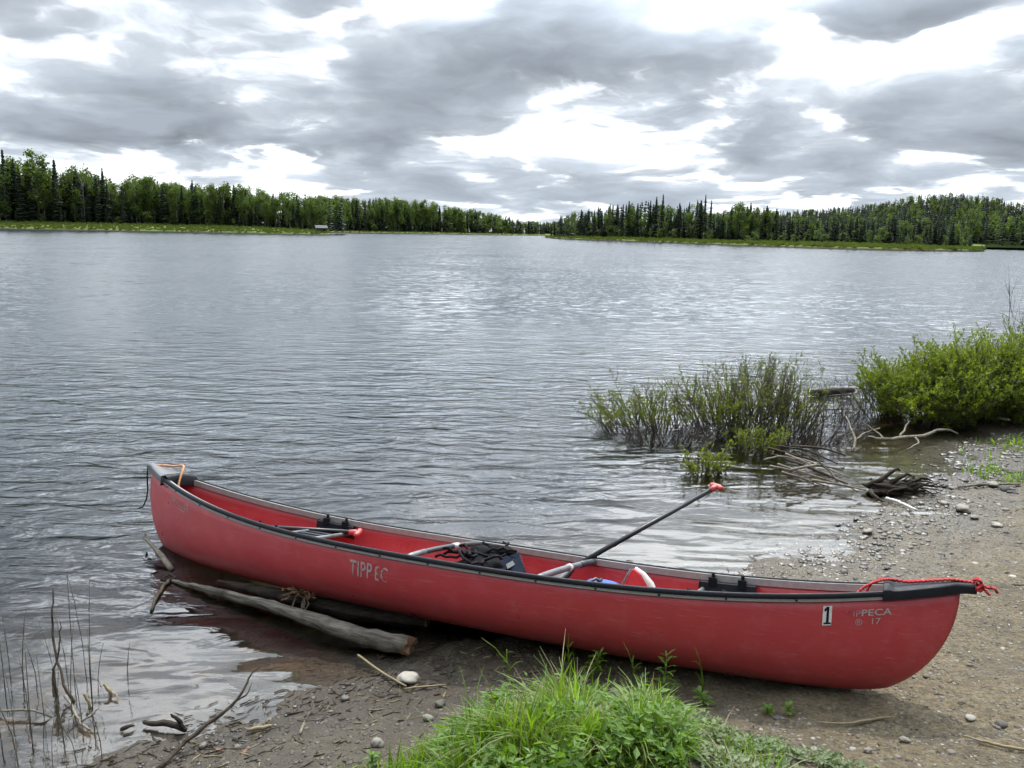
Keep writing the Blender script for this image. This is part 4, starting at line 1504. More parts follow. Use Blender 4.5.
# dead reeds in the near shallows
rr = np.random.default_rng(31)
reed_px = [(8, 716, 92), (16, 742, 60), (24, 700, 70), (33, 752, 80), (46, 736, 58), (60, 706, 66), (66, 758, 60), (92, 704, 58), (88, 690, 94), (76, 700, 96), (69, 688, 68), (93, 716, 106), (98, 700, 44), (105, 690, 22), (128, 688, 38), (20, 770, 70), (52, 772, 64), (80, 770, 54), (103, 762, 44), (38, 690, 36), (4, 760, 70), (12, 690, 60), (84, 740, 50), (58, 730, 50), (30, 726, 62), (72, 722, 70), (44, 760, 46), (96, 746, 40)]
for k, (px, py, hp) in enumerate(reed_px):
    b = at(px, py, -.02)
    D = np.linalg.norm(b - [0, 0, CAM_H])
    h = hp * D / FPX / .86
    x, y = rr.normal() * .03, rr.normal() * .03
    r0 = rr.uniform(.0011, .0024)
    mb = MB(); mb.tube([(0, 0, -.04), (x * .3, y * .3, h * .4), (x, y, h * .75), (x * 1.8, y * 1.8, h)], [r0, r0, r0 * .8, r0 * .35], 5)
    o = mb.build('reed', M['reed']); o.location = b
    tag(o, 'thin dead reed stalk standing in the near shallows', 'reed', 'dead reeds in the near shallows')
stick('dead_branch', 'tall crooked dead stem, highest among the near reeds', 'branch', [W3(78, 706, -.02), W3(66, 690, .05), W3(58, 665, .13), W3(52, 640, .22), W3(53, 612, .35), W3(53, 588, .45)], [0.0074, 0.0068, 0.0056, 0.0056, 0.0043, 0.0025], M['stickdark'], n=18, amp=.003, seed=41,
      forks=[([W3(57, 662, .14), W3(60, 640, .24), W3(60, 622, .32)], [0.0043, 0.0037, 0.0019])])
stick('dead_branch', 'stubby pale dead stem with a dark foot among the near reeds', 'branch', [W3(56, 699, -.02), W3(54, 684, .07), W3(53, 668, .14), W3(57, 662, .16)], [0.0112, 0.0093, 0.0062, 0.0031], M['stickdark'], n=10, seed=42)
stick('dead_branch', 'pale bent stick lying on the water among the near reeds', 'branch', [W3(-4, 711, .02), W3(18, 710, .03), W3(33, 710, .03), W3(44, 714, .025), W3(52, 717, .0)], [0.0043, 0.0050, 0.0050, 0.0043, 0.0031], M['stick'], n=14, amp=.002, seed=43)
stick('dead_branch', 'short yellow stub poking from the near shallows', 'branch', [W3(90, 710, -.01), W3(87, 698, .04), W3(84, 694, .06)], [0.0074, 0.0074, 0.0056], M['straw'], n=7, seed=44)
stick('dead_branch', 'forked grey stick half sunk at the foot of the near reeds', 'branch', [W3(64, 696, .02), W3(72, 706, .02), W3(80, 722, .02), W3(90, 730, .02)], [0.0043, 0.0056, 0.0062, 0.0050], M['stick'], n=12, seed=45,
      forks=[([W3(80, 722, .02), W3(92, 716, .04), W3(98, 709, .06)], [0.0050, 0.0037, 0.0019]), ([W3(76, 714, .02), W3(68, 720, .03)], [0.0037, 0.0019])])
stick('dead_branch', 'small yellow stub with a dark fork alone in the near shallows', 'branch', [W3(104, 684, .05), W3(109, 690, .03), W3(112, 696, .0)], [0.0074, 0.0087, 0.0074], M['straw'], n=7, seed=46,
      forks=[([W3(112, 692, .02), W3(118, 696, .02), W3(118, 704, .0)], [0.0043, 0.0037, 0.0019])])
stick('dark_debris', 'dark wet bark scrap on the shallow edge near the reeds', 'stick', [W3(120, 730, .01), W3(126, 727, .02), W3(134, 726, .012)], [0.0074, 0.0099, 0.0050], M['logdark'], n=7, seed=47)


# grass
def blades(name, label, n, sampler, hmin, hmax, mat_, seed, width=.0045, bend=.5, nseg=4, wide=0.):
    rr = np.random.default_rng(seed)
    x, y, hs = sampler(rr, n)
    n = len(x)
    z = gz(x, y)
    h = rr.uniform(hmin, hmax, n) * hs
    a = rr.uniform(0, 6.283, n)
    # blades of one tussock lean together
    a = np.where(rr.uniform(size=n) < .6, fbm(x * 6, y * 6, 2, 91) * 14, a)
    dx, dy = np.cos(a), np.sin(a)
    bd = bend * rr.uniform(.08, 1., n) ** 1.2
    w_ = width * rr.uniform(.55, 1.3, n) * np.where(rr.uniform(size=n) < wide, 1.9, 1)
    t = np.linspace(0, 1, nseg + 1)[None]
    h_, b_, = h[:, None], bd[:, None]
    px = x[:, None] + dx[:, None] * h_ * b_ * t ** 2; py = y[:, None] + dy[:, None] * h_ * b_ * t ** 2
    pz = z[:, None] - .01 + h_ * (t - .42 * b_ * t ** 2.5)
    ww = w_[:, None] * (1 - t ** 1.7) + .0004
    tw = (rr.normal(size=n) * .6)[:, None]
    sx, sy = -dy[:, None] + dx[:, None] * tw, dx[:, None] + dy[:, None] * tw
    L = np.stack([px - sx * ww, py - sy * ww, pz], -1); Rr = np.stack([px + sx * ww, py + sy * ww, pz], -1)
    V = np.stack([L, Rr], 2).reshape(-1, 3)
    base = (np.arange(n) * 2 * (nseg + 1))[:, None] + (np.arange(nseg) * 2)[None]
    F = np.stack([base, base + 1, base + 3, base + 2], -1).reshape(-1, 4)
    tone = fbm(x * 4, y * 4, 2, 93)
    c = np.clip(rr.normal(.42, .2, n) + (tone - .5) * .8, 0, 1)[:, None, None]
    C = np.clip(c + ((t - .5) * .2)[:, :, None] + np.zeros((1, 1, 2)), 0, 1).reshape(-1)
    o = fast_mesh(name, V, F, mat_, C, None, True)
    return tag(o, label, 'grass', kind='stuff')


def in_hull(x, y):
    lp = to_local(np.stack([x, y, 0 * x + .15], -1))
    return (np.abs(lp[..., 0]) < 2.3) & (np.abs(lp[..., 1]) < .43)


def pick(rr, n, x0, x1, y0, y1, prob):
    x = rr.uniform(x0, x1, n * 30); y = rr.uniform(y0, y1, n * 30)
    k = (prob(x, y) > rr.uniform(size=len(x))) & ~in_hull(x, y)
    return x[k][:n], y[k][:n]


STUMP = np.array([.40, 2.98])


def hump_e(x, y): return np.sqrt(((x - .22) / np.where(x < .2, .46, .44)) ** 2 + ((y - 2.84) / .62) ** 2)


def tuss(x, y, f=7, sd=71): return fbm(x * f, y * f, 2, sd)


def samp_hump(rr, n):
    def pr_(x, y):
        e = hump_e(x, y); cl = tuss(x, y)
        p_ = np.clip((1.08 - e) * 3, 0, 1) * np.where(cl > .47, 1, .22)
        return p_ * np.where(np.hypot((x - STUMP[0]) * 1.1, (y - STUMP[1] + .12) * .75) < .145, .05, 1)
    x, y = pick(rr, n, -.4, .9, 2.3, 3.5, pr_)
    e = hump_e(x, y)
    return x, y, (1.2 - .45 * e) * (.5 + 1.1 * tuss(x, y)) * np.where(tuss(x, y, 3.2, 72) > .55, 1.35, .85)


def samp_left(rr, n):
    def pr_(x, y):
        d_ = np.clip((2.97 - y) * 2.4 + (x + .42) * 1.1, 0, 1)
        return d_ * np.where(tuss(x, y, 8, 73) > .5, 1., .16)
    x, y = pick(rr, n, -.62, .1, 2.58, 3.08, pr_)
    return x, y, .5 + .7 * tuss(x, y, 8, 73)


def samp_right(rr, n):
    def pr_(x, y):
        return (y < 3.3 - (x - .5) * .75) * np.where(tuss(x, y, 9, 75) > .52, 1., .1)
    x, y = pick(rr, n, .45, 1.15, 2.4, 3.3, pr_)
    return x, y, .6 + .6 * tuss(x, y, 9, 75)


def samp_bank(rr, n):
    def pr_(x, y): return (shore_d(x, y) > .05) * np.where(tuss(x, y, 2.2, 77) > .52, 1., .07)
    x, y = pick(rr, n, 4.4, 8.5, 7.2, 9.9, pr_)
    return x, y, .6 + .6 * tuss(x, y, 2.2, 77)


blades('grass', 'thick bright green grass tuft before the canoe', 6400, samp_hump, .04, .17, M['grass'], 61, .0040, 1.25, 5, .16)
blades('grass', 'taller blades rising from the grass tuft', 240, samp_hump, .12, .24, M['grass'], 70, .0036, .7, 5, .1)
blades('grass', 'short thin grass on the mud left of the thick tuft', 5200, samp_left, .06, .17, M['grass'], 62, .003, .9)
blades('grass', 'dry blades mixed in the thick grass tuft', 520, samp_hump, .06, .22, M['grassdry'], 63, .0026, 1.2)
blades('grass', 'dry grass on the mud left of the thick tuft', 480, samp_left, .03, .10, M['grassdry'], 67, .0024, 1.2)
blades('grass', 'loose grass on the side of the leaf mat', 520, samp_right, .04, .15, M['grass'], 64, .003, 1.0)
blades('grass', 'dry grass lying over the leaf mat', 160, samp_right, .06, .2, M['grassdry'], 68, .0024, 1.6)
blades('grass', 'sparse grass in the rubble under the leafy bank', 1500, samp_bank, .05, .16, M['grass'], 65, .006, 1.0)
# tall seed stalks
for k, (px, py, h, lab) in enumerate(((513, 690, .24, 'tall grass stalk leaning at the tuft edge nearest the pale stone'), (598, 668, .27, 'tallest grass stalk standing against the red hull'), (568, 676, .2, 'upright grass stalk left of the tallest one'), (702, 700, .24, 'forked grass stalk at the canoe side of the leaf mat'), (634, 690, .22, 'thin grass stalk beside the leafy fireweed'))):
    b = on_ground(px, py)
    rr = np.random.default_rng(300 + k)
    s_ = -.35 if k == 0 else rr.normal() * .12
    mb = MB()
    mb.tube([b, b + [s_ * .05, .0, h * .5], b + [s_ * .25, .02, h * .85], b + [s_ * .45, .03, h * 1.05]], [.0036, .003, .0022, .0008], 4, col=.6)
    for q in range(7):
        a = rr.uniform(0, 6.28); zz = h * rr.uniform(.2, .75); L = h * rr.uniform(.3, .55)
        d = np.array([math.cos(a), math.sin(a) * .6, 0])
        p0 = b + [s_ * .25 * (zz / h) ** 2, .01, zz]
        sd = np.array([-d[1], d[0], 0]) * .0045
        V = []
        for t in np.linspace(0, 1, 5):
            c = p0 + d * L * .55 * t + np.array([0, 0, L * (t * .9 - .6 * t * t)])
            V += [c - sd * (1 - t ** 1.5), c + sd * (1 - t ** 1.5)]
        mb.add(V, [(2 * i, 2 * i + 1, 2 * i + 3, 2 * i + 2) for i in range(4)], 0, .6)
    tag(mb.build('grass_stalk', M['grass']), lab, 'grass stalk')


def herb(name, label, cat, base, h, nl, L, wr, mat_, seed, whorl=True):
    rr = np.random.default_rng(seed)
    o = empty(name, base); tag(o, label, cat)
    mb = MB(); top = np.array([rr.normal() * .02, rr.normal() * .02, h])
    mb.tube([(0, 0, -.02), top * .5, top], [.004, .0035, .002], 5, col=.5)
    mb.build('stem', M['herb'], o)
    V, F, C = [], [], []; b = 0
    for k in range(nl):
        f_ = .2 + .8 * (k + .5) / nl if whorl else rr.uniform(.2, 1)
        a = k * 2.4 + rr.normal() * .2
        up = .25 + 1.1 * (f_ ** 3)
        d = np.array([math.cos(a), math.sin(a), up]); d /= np.linalg.norm(d)
        s = np.array([-math.sin(a), math.cos(a), 0])
        LL = L * rr.uniform(.8, 1.15) * (1 - .25 * f_)
        p0 = top * f_
        vv = []
        for t in np.linspace(0, 1, 6):
            w_ = LL * wr * math.sin(math.pi * min(1, t * .92 + .06)) ** .8
            c = p0 + d * LL * t - np.array([0, 0, .28 * LL * t * t])
            vv += [c - s * w_ + [0, 0, w_ * .4], c, c + s * w_ + [0, 0, w_ * .4]]
        V += vv
        for i in range(5):
            F += [(b + 3 * i, b + 3 * i + 1, b + 3 * i + 4, b + 3 * i + 3), (b + 3 * i + 1, b + 3 * i + 2, b + 3 * i + 5, b + 3 * i + 4)]
        C += [np.clip(rr.normal(.5, .15), 0, 1)] * 18; b += 18
    fast_mesh('leaves', V, F, mat_, np.array(C), o, True)
    return o


herb('fireweed_plant', 'leafy fireweed stem with narrow star leaves, tallest herb in the grass patch', 'plant', on_ground(664, 694), .19, 22, .085, .085, M['herb'], 1)
herb('fireweed_plant', 'small fireweed stem leaning in the grass below the tallest one', 'plant', on_ground(640, 700), .12, 14, .07, .09, M['herb'], 2)
herb('fern_plant', 'feathery light green plant at the top of the grass tuft', 'plant', on_ground(590, 676), .15, 26, .07, .10, M['grass'], 3)
herb('leafy_seedling', 'round leaved seedling at the foot of the canoe in its shadow', 'plant', on_ground(790, 716), .055, 9, .04, .30, M['herb'], 4)
herb('leafy_seedling', 'low seedling next to the round leaved one', 'plant', on_ground(768, 713), .045, 10, .042, .26, M['herb'], 5)
herb('broadleaf_plant', 'broad leaved weed at the bottom of the grass patch', 'plant', on_ground(635, 752), .08, 12, .07, .2, M['herb'], 6)
herb('broadleaf_plant', 'light broad leaved weed at the corner of the thin grass', 'plant', on_ground(372, 766), .05, 11, .05, .28, M['herb'], 7)
herb('broadleaf_plant', 'broad leaved weed between the tuft and the leaf mat', 'plant', on_ground(705, 705), .08, 13, .06, .22, M['herb'], 8)
herb('broadleaf_plant', 'pale weed in front of the rotten stump', 'plant', on_ground(655, 725), .07, 12, .06, .22, M['herb'], 9)

# low leafy weeds under and between the grass
def weeds(name, label, n, x0, x1, y0, y1, prob, size, wr, mat_, seed, lift, lo=.0):
    rr = np.random.default_rng(seed)
    x, y = pick(rr, n, x0, x1, y0, y1, prob)
    n = len(x); a = rr.uniform(0, 6.28, n)
    cl = tuss(x, y, 6, 83)
    Pq = np.stack([x, y, gz(x, y) + lo + rr.uniform(.004, lift, n) * (.3 + cl)], -1)
    Dq = np.stack([np.cos(a), np.sin(a), rr.uniform(-.2, .6, n)], -1)
    V, F = leaf_quads(Pq, Dq, size, rr, wr)
    C = np.clip(rr.normal(.35, .18, n) + .5 * (cl - .45), 0, 1)
    tag(fast_mesh(name, V, F, mat_, np.repeat(C, 4)), label, 'ground cover', kind='stuff')


def mat_prob(x, y):
    lim = 3.38 - np.maximum(0, x - .55) * .58
    return (y < lim + .04 * np.sin(x * 31)) * np.where(tuss(x, y, 6, 83) > .44, 1., .16) * (x > .45)


weeds('ground_cover', 'pale green mat of small leaves on the slope of the hump', 8500, .42, 1.75, 2.3, 3.4, mat_prob, .025, .75, M['mat_leaf'], 81, .045)
weeds('ground_cover', 'broad leafy weeds mixed in the thick grass tuft', 3600, -.3, .75, 2.4, 3.5, lambda x, y: (hump_e(x, y) < 1.05) * np.where(tuss(x, y, 5, 84) > .5, 1., .15), .042, .5, M['herb'], 82, .15, .02)
weeds('ground_cover', 'small weeds on the mud left of the thick tuft', 1800, -.62, .1, 2.58, 3.05, lambda x, y: np.clip((2.93 - y) * 2.4 + (x + .42) * .9, 0, 1) * np.where(tuss(x, y, 7, 85) > .5, 1., .12), .024, .5, M['herb'], 83, .05)

# rotten stump in the grass
st_ = empty('rotten_stump', on_ground(622, 722)); tag(st_, 'grey rotten stump poking out of the grass patch', 'stump')
mb = MB()
mb.tube([(-.055, .02, .13), (-.03, .01, .115), (0, 0, .09), (.03, -.01, .06), (.05, -.02, .0)], [.018, .026, .030, .034, .036], 10)
mb.tube([(.02, 0, .06), (.045, -.03, .05), (.06, -.05, -.02)], [.03, .028, .02], 8)
mb.build('stump_wood', M['log'], st_)
mb = MB()
for k in range(6):
    a = np.array([.05 + .012 * k, -.03, .03])
    mb.tube([a, a + [.005, -.03, -.05], a + [.012, -.06, -.12]], .003, 5)
mb.build('root_strand', M['straw'], st_)
# ------------------------------------------------------------------ far shores and forest
def tree_mesh(kind, seed, low=False):
    rr = np.random.default_rng(seed)
    mb = MB()
    if kind == 'spruce':
        mb.tube([(0, 0, -.02), (0, 0, .5), (0, 0, .98)], [.011, .007, .002], 5, 1)
        R0 = rr.uniform(.085, .125)
        n = 13 if low else 26
        V, F, C = [], [], []; b = 0
        for i in range(n):
            z = .06 + .93 * (i + rr.uniform(-.3, .3)) / n
            f_ = 1 - z
            r = R0 * (f_ ** .75 + .06) * (.55 + .45 * min(1, z * 6))
            nb = 5 if low else 8
            for k in range(nb):
                if rr.uniform() < .12: continue
                a = (k + rr.uniform(-.4, .4)) / nb * 6.283 + i
                L = r * rr.uniform(.6, 1.3)
                d = np.array([math.cos(a), math.sin(a), 0]); s = np.array([-d[1], d[0], 0])
                dr = rr.uniform(.15, .5)
                w_ = L * rr.uniform(.35, .6) + .006
                p0 = np.array([0, 0, z + .018]); p1 = d * L * .55 + [0, 0, z - L * dr * .4]; p2 = d * L + [0, 0, z - L * dr * .9]
                V += [p0, p1 + s * w_, p2, p1 - s * w_ + [0, 0, -.006], p1 + [0, 0, -.03 - .02 * rr.uniform()]]
                F += [(b, b + 1, b + 2), (b, b + 2, b + 3), (b + 1, b + 4, b + 2), (b + 3, b + 2, b + 4)]
                C += [np.clip(rr.normal(.45, .25), 0, 1)] * 5; b += 5
        mb.add(V, F, 0, np.array(C))
        return mb
    R0 = rr.uniform(.15, .21)
    zc = rr.uniform(.54, .60)
    mb.tube([(0, 0, -.02), (rr.normal() * .01, rr.normal() * .01, .45), (rr.normal() * .02, rr.normal() * .02, .9)], [.010, .007, .002], 5, 1)
    lobes = []
    for k in range(12 if not low else 8):
        a = rr.uniform(0, 6.28); zz = rr.uniform(-.8, .9)
        q = math.sqrt(max(0, 1 - zz * zz)) * R0 * rr.uniform(.35, .85)
        lobes.append((np.array([math.cos(a) * q, math.sin(a) * q, zc + zz * .40]), rr.uniform(.065, .115), rr.uniform(.2, .8)))
        e = lobes[-1][0]
        mb.tube([(0, 0, max(.15, e[2] - .15)), e * .6 + np.array([0, 0, e[2] * .4 - .03]), e], [.005, .003, .001], 3, 1)
    n = 380 if low else 1150
    V, F, C = [], [], []; b = 0
    for i in range(n):
        c, rad, tone = lobes[rr.integers(len(lobes))]
        u = rr.normal(size=3); u /= np.linalg.norm(u)
        p = c + u * rad * rr.uniform(.3, 1.05) * np.array([1, 1, 1.35])
        s = (.026 if low else .0165) * rr.uniform(.6, 1.3)
        d1 = rr.normal(size=3); d1 /= np.linalg.norm(d1); d2 = np.cross(d1, u + rr.normal(size=3) * .5); d2 /= np.linalg.norm(d2) + 1e-9
        V += [p - d1 * s, p + d2 * s * .7, p + d1 * s, p - d2 * s * .7]
        F += [(b, b + 1, b + 2, b + 3)]; C += [np.clip(tone + rr.normal() * .18, 0, 1)] * 4; b += 4
    V = np.array(V); V[:, 2] /= max(1., V[:, 2].max())
    mb.add(V, F, 0, np.array(C))
    return mb


LIB = {}
for kind, mats in (('spruce', [M['spruce'], M['bark']]), ('birch', [M['birch'], M['birchbark']])):
    LIB[kind] = []
    for k in range(5):
        o = tree_mesh(kind, 500 + k).build(kind + '_tree', mats, None, False)
        LIB[kind].append(o.data); bpy.data.objects.remove(o)
LOW = {k: [tree_mesh(k, 600 + j, True) for j in range(4)] for k in ('spruce', 'birch')}

ZONES = {
    'A': dict(shore=[(-90, 227.3), (0, 229.2), (80, 230.6), (160, 232.), (240, 233.6), (300, 234.8), (330, 235.3)],
              strip=[(-90, 219.8), (0, 221.6), (150, 224.2), (250, 226.8), (330, 231)],
              top=[(-90, 152), (-30, 156), (0, 159), (22, 159), (42, 156), (56, 165), (66, 170), (90, 168), (108, 176), (150, 175), (165, 179), (200, 181), (240, 184), (270, 189), (300, 191), (345, 197)],
              setback=32, place='behind the long grassy spit'),
    'B': dict(shore=[(300, 232.2), (340, 232.7), (440, 234.1), (500, 235.0), (610, 236.6)],
              strip=[(300, 230.2), (340, 230.8), (440, 232.3), (500, 233.6), (610, 235.4)],
              top=[(300, 193), (350, 196), (400, 197), (420, 199), (440, 203), (470, 208), (500, 214), (520, 219), (545, 221), (610, 222)],
              setback=18, place='along the distant far shore'),
    'C': dict(shore=[(545, 237.6), (552, 238.6), (600, 240.6), (660, 242.8), (740, 246.), (800, 248.2), (850, 249.8), (920, 251.3), (975, 252.0), (984, 251.6)],
              strip=[(545, 237.2), (552, 237.0), (600, 237.4), (660, 239), (740, 241.8), (800, 243.2), (850, 244.2), (920, 246.3), (975, 249.5), (984, 250.5)],
              top=[(545, 224), (556, 218), (564, 213), (580, 209), (600, 206), (630, 200), (645, 198), (662, 197), (675, 204), (690, 201), (700, 198), (709, 214), (716, 212), (724, 205), (750, 203), (768, 206), (780, 213), (820, 215), (880, 214), (930, 212), (955, 218), (970, 228), (984, 236)],
              setback=20, place='on the low wooded point'),
    'D': dict(shore=[(930, 248.0), (1030, 248.8), (1130, 251)],
              strip=[(930, 244.5), (1030, 245.2), (1130, 247)],
              top=[(760, 214), (800, 212), (830, 209), (860, 207), (890, 203), (910, 199), (930, 197), (950, 196), (975, 198), (1000, 202), (1040, 206), (1130, 208)],
              setback=14, place='at the foot of the wooded hill'),
}


def interp(tab, x): return float(np.interp(x, [a for a, _ in tab], [b for _, b in tab]))


def zone_frame(Z, px):
    """shore point, outward unit direction, distance and height of the tree line for the bearing of px"""
    S = at(px, interp(Z['shore'], px), 0)
    D = math.hypot(S[0], S[1])
    u = S[:2] / D
    return S, u, D


def depth_of(px):
    """cosine between the bearing of px and the view axis: range to depth"""
    u = ray(px, hy(px)); return float(u @ cF)


def zbase(Z, px, D):
    return CAM_H - (interp(Z['strip'], px) - hy(px)) / FPX * D * depth_of(px)


for zn, Z in ZONES.items():
    xs = np.linspace(Z['shore'][0][0], Z['shore'][-1][0], 90)
    prof = [(-6, -.8), (-.4, -.12), (.2, .30), (1.2, .42), (.45, 0), (1., 1), (2.2, 2), (6, 3), (16, 4)]
    V = []
    sb = Z['setback']
    for px in xs:
        S, u, D = zone_frame(Z, px)
        zb = max(.55, zbase(Z, px, D + sb))
        rows = [(-6, -.9), (-.5, -.15), (.3, .26), (1.5, .40), (sb * .45, .40 + (zb - .4) * .55), (sb, zb), (sb * 2.2, zb + .25), (sb * 6, zb + 1.0)]
        for (o, z) in rows:
            jit = .35 * vnoise(np.array([px * .8 + o]), np.array([o * 1.]), 5)[0] * (1 if 1 < o < sb * 2 else 0)
            V.append((u[0] * (D + o), u[1] * (D + o), z + jit * .6))
    k = 8
    F = [(i * k + j, (i + 1) * k + j, (i + 1) * k + j + 1, i * k + j + 1) for i in range(len(xs) - 1) for j in range(k - 1)]
    mb = MB(); mb.add(V, F)
    o = mb.build('far_shore', M['shore'])
    for p_ in o.data.polygons: pass
    tag(o, 'grassy far shore strip of the lake', kind='structure')

# sedge along the strips
def sedge(zn, n, seed):
    Z = ZONES[zn]; rr = np.random.default_rng(seed)
    Vs, Fs, Cs = [], [], []; b = 0
    x0, x1 = Z['shore'][0][0], Z['shore'][-1][0]
    for k in range(n):
        px = rr.uniform(x0 + 1, x1 - 1); S, u, D = zone_frame(Z, px)
        o_ = .6 + (Z['setback'] - .6) * rr.uniform()
        zb = max(.55, zbase(Z, px, D + Z['setback']))
        z = np.interp(o_, [.3, 1.5, Z['setback'] * .45, Z['setback']], [.26, .4, .4 + (zb - .4) * .55, zb])
        p = np.array([u[0] * (D + o_), u[1] * (D + o_), z])
        h = rr.uniform(.25, .75); w_ = rr.uniform(.25, .7)
        s = np.array([-u[1], u[0], 0]); s = s * math.cos(rr.normal() * .5) + np.array([u[0], u[1], 0]) * math.sin(rr.normal() * .5)
        Vs += [p - s * w_ + [0, 0, -.1], p + s * w_ + [0, 0, -.1], p + s * w_ * rr.uniform(.5, 1.3) + [0, 0, h * rr.uniform(.6, 1)], p + s * rr.normal() * .2 + [0, 0, h], p - s * w_ * rr.uniform(.5, 1.3) + [0, 0, h * rr.uniform(.6, 1)]]
        Fs.append((b, b + 1, b + 2, b + 3, b + 4)); b += 5
        Cs += [np.clip(rr.normal(.5, .25), 0, 1)] * 5
    o = fast_mesh('sedge_grass', Vs, Fs, M['sedge'], np.array(Cs))
    tag(o, 'yellow green sedge growing on the far shore strip', 'grass', kind='stuff')


M['sedge'] = foliage_mat('sedge', (.05, .075, .014), (.10, .135, .03), .3, (1.2, 1.2, .6), .8)
for zn, n in (('A', 2600), ('B', 900), ('C', 2600), ('D', 1500)): sedge(zn, n, 700 + ord(zn))

# hill on the right, beyond the point
mb = MB(); V = []; F = []
xs = np.linspace(690, 1230, 70); ds = [265, 300, 340, 390, 450, 520, 620]
for px in xs:
    u = ray(px, 240)[:2]; u = u / np.linalg.norm(u)
    for d in ds:
        ht = CAM_H + (hy(px) - interp(ZONES['D']['top'], px)) / FPX * 520 * depth_of(px) - 9.2
        f_ = np.clip((d - 265) / 235, 0, 1); f_ = f_ * f_ * (3 - 2 * f_)
        V.append((u[0] * d, u[1] * d, .6 + max(0, ht) * f_))
k = len(ds)
F = [(i * k + j, (i + 1) * k + j, (i + 1) * k + j + 1, i * k + j + 1) for i in range(len(xs) - 1) for j in range(k - 1)]
mb.add(V, F); hill = mb.build('hill', M['hill']); tag(hill, 'low wooded hill beyond the lake', kind='structure')


def hill_z(px, d):
    ht = CAM_H + (hy(px) - interp(ZONES['D']['top'], px)) / FPX * 520 * depth_of(px) - 9.2
    f_ = np.clip((d - 265) / 235, 0, 1); f_ = f_ * f_ * (3 - 2 * f_)
    return .6 + max(0, ht) * f_


trr = np.random.default_rng(900)
SPRUCE_LABEL = {'A': 'dark spruce in the forest behind the long grassy spit', 'B': 'small dark spruce in the forest along the distant far shore',
                'C': 'slender dark spruce on the low wooded point', 'D': 'dark spruce at the foot of the wooded hill'}
BIRCH_LABEL = {'A': 'bright green birch in the forest behind the long grassy spit', 'B': 'small bright green birch along the distant far shore',
               'C': 'green birch among the spruces on the low wooded point', 'D': 'green birch at the foot of the wooded hill'}


def put_tree(kind, zn, px, inset, hscale, ytop=None, label=None, group=None, wide=1.):
    Z = ZONES[zn]
    S, u, D = zone_frame(Z, px)
    d = D + Z['setback'] + inset
    zb = max(.5, zbase(Z, px, D + Z['setback'])) + inset * .006
    top = interp(Z['top'], px) if ytop is None else ytop
    H = ((hy(px) - top) / FPX * d * depth_of(px) + CAM_H - zb) * hscale
    if H < 1.2: return
    o = bpy.data.objects.new(kind + '_tree', LIB[kind][trr.integers(5)])
    COL.objects.link(o)
    o.location = (u[0] * d, u[1] * d, zb - .1)
    w_ = (H * (1.0 if kind == 'birch' else trr.uniform(.75, 1.15)) + (0 if kind == 'birch' else 2.2)) * wide
    o.scale = (w_, w_, H * 1.01)
    o.rotation_euler = (0, 0, trr.uniform(0, 6.28))
    tag(o, label or (SPRUCE_LABEL if kind == 'spruce' else BIRCH_LABEL)[zn], 'spruce' if kind == 'spruce' else 'birch', group or ('spruces ' if kind == 'spruce' else 'birches ') + Z['place'])
    return o


def spread(zn, x0, x1, n, pb, depth, hs, jit=(.72, 1.03)):
    for i in range(n):
        px = x0 + (x1 - x0) * (i + trr.uniform(-.4, 1.4)) / n
        kind = 'birch' if trr.uniform() < pb(px) else 'spruce'
        put_tree(kind, zn, px, trr.uniform(0, depth), hs * trr.uniform(*jit))


def pbA(px): return .3 if px < 20 else .5 if px < 56 else .25 if px < 108 else .6


spread('A', -60, 325, 150, pbA, 14, 1.)
spread('A', -60, 322, 80, pbA, 8, .62, (.6, 1.1))
spread('B', 318, 590, 125, lambda p: .62, 14, 1.)
spread('B', 318, 540, 40, lambda p: .7, 6, .6, (.6, 1.))
spread('C', 552, 790, 95, lambda p: .14 if p < 625 else .32, 12, 1., (.66, 1.04))
spread('C', 790, 968, 52, lambda p: .25, 12, .95, (.62, 1.0))
spread('C', 570, 965, 36, lambda p: .6, 3, .45, (.5, 1.1))
spread('D', 958, 1075, 26, lambda p: .4, 10, .8)
# trees that stand out
for kind, zn, px, top, lab, wide in (
        ('spruce', 'A', 9, 150, 'tallest pointed spruce at the photo edge of the spit forest', .8),
        ('birch', 'A', 40, 150, 'broad birch crown highest in the spit forest', 1.25),
        ('spruce', 'A', 59, 160, 'thick dark spruce top beside the broad highest birch', 1.1),
        ('spruce', 'A', 106, 168, 'twin thin spruce top past the dark spruces of the spit', .7),
        ('birch', 'A', 86, 163, 'birch with an open airy crown behind dark spruces on the spit', 1.1),
        ('spruce', 'C', 661, 194, 'tall spruce spire in the middle of the low point', .7),
        ('spruce', 'C', 703, 194, 'tall pointed spruce at the edge of the gap on the low point', .8),
        ('spruce', 'C', 709, 200, 'leaning thin spruce in the gap on the low point', .6),
        ('birch', 'C', 737, 202, 'large birch crown just past the gap on the low point', 1.2),
        ('spruce', 'C', 560, 215, 'small lone spruce at the very tip of the low point', .7),
        ('birch', 'C', 880, 225, 'short yellow green birch at the front of the low point', 1.2),
        ('birch', 'C', 868, 229, 'second short yellow green birch at the front of the low point', 1.2)):
    put_tree(kind, zn, px, 2 if top < 220 else -4, 1., top, lab, 'trees that stand out of the forest', wide)


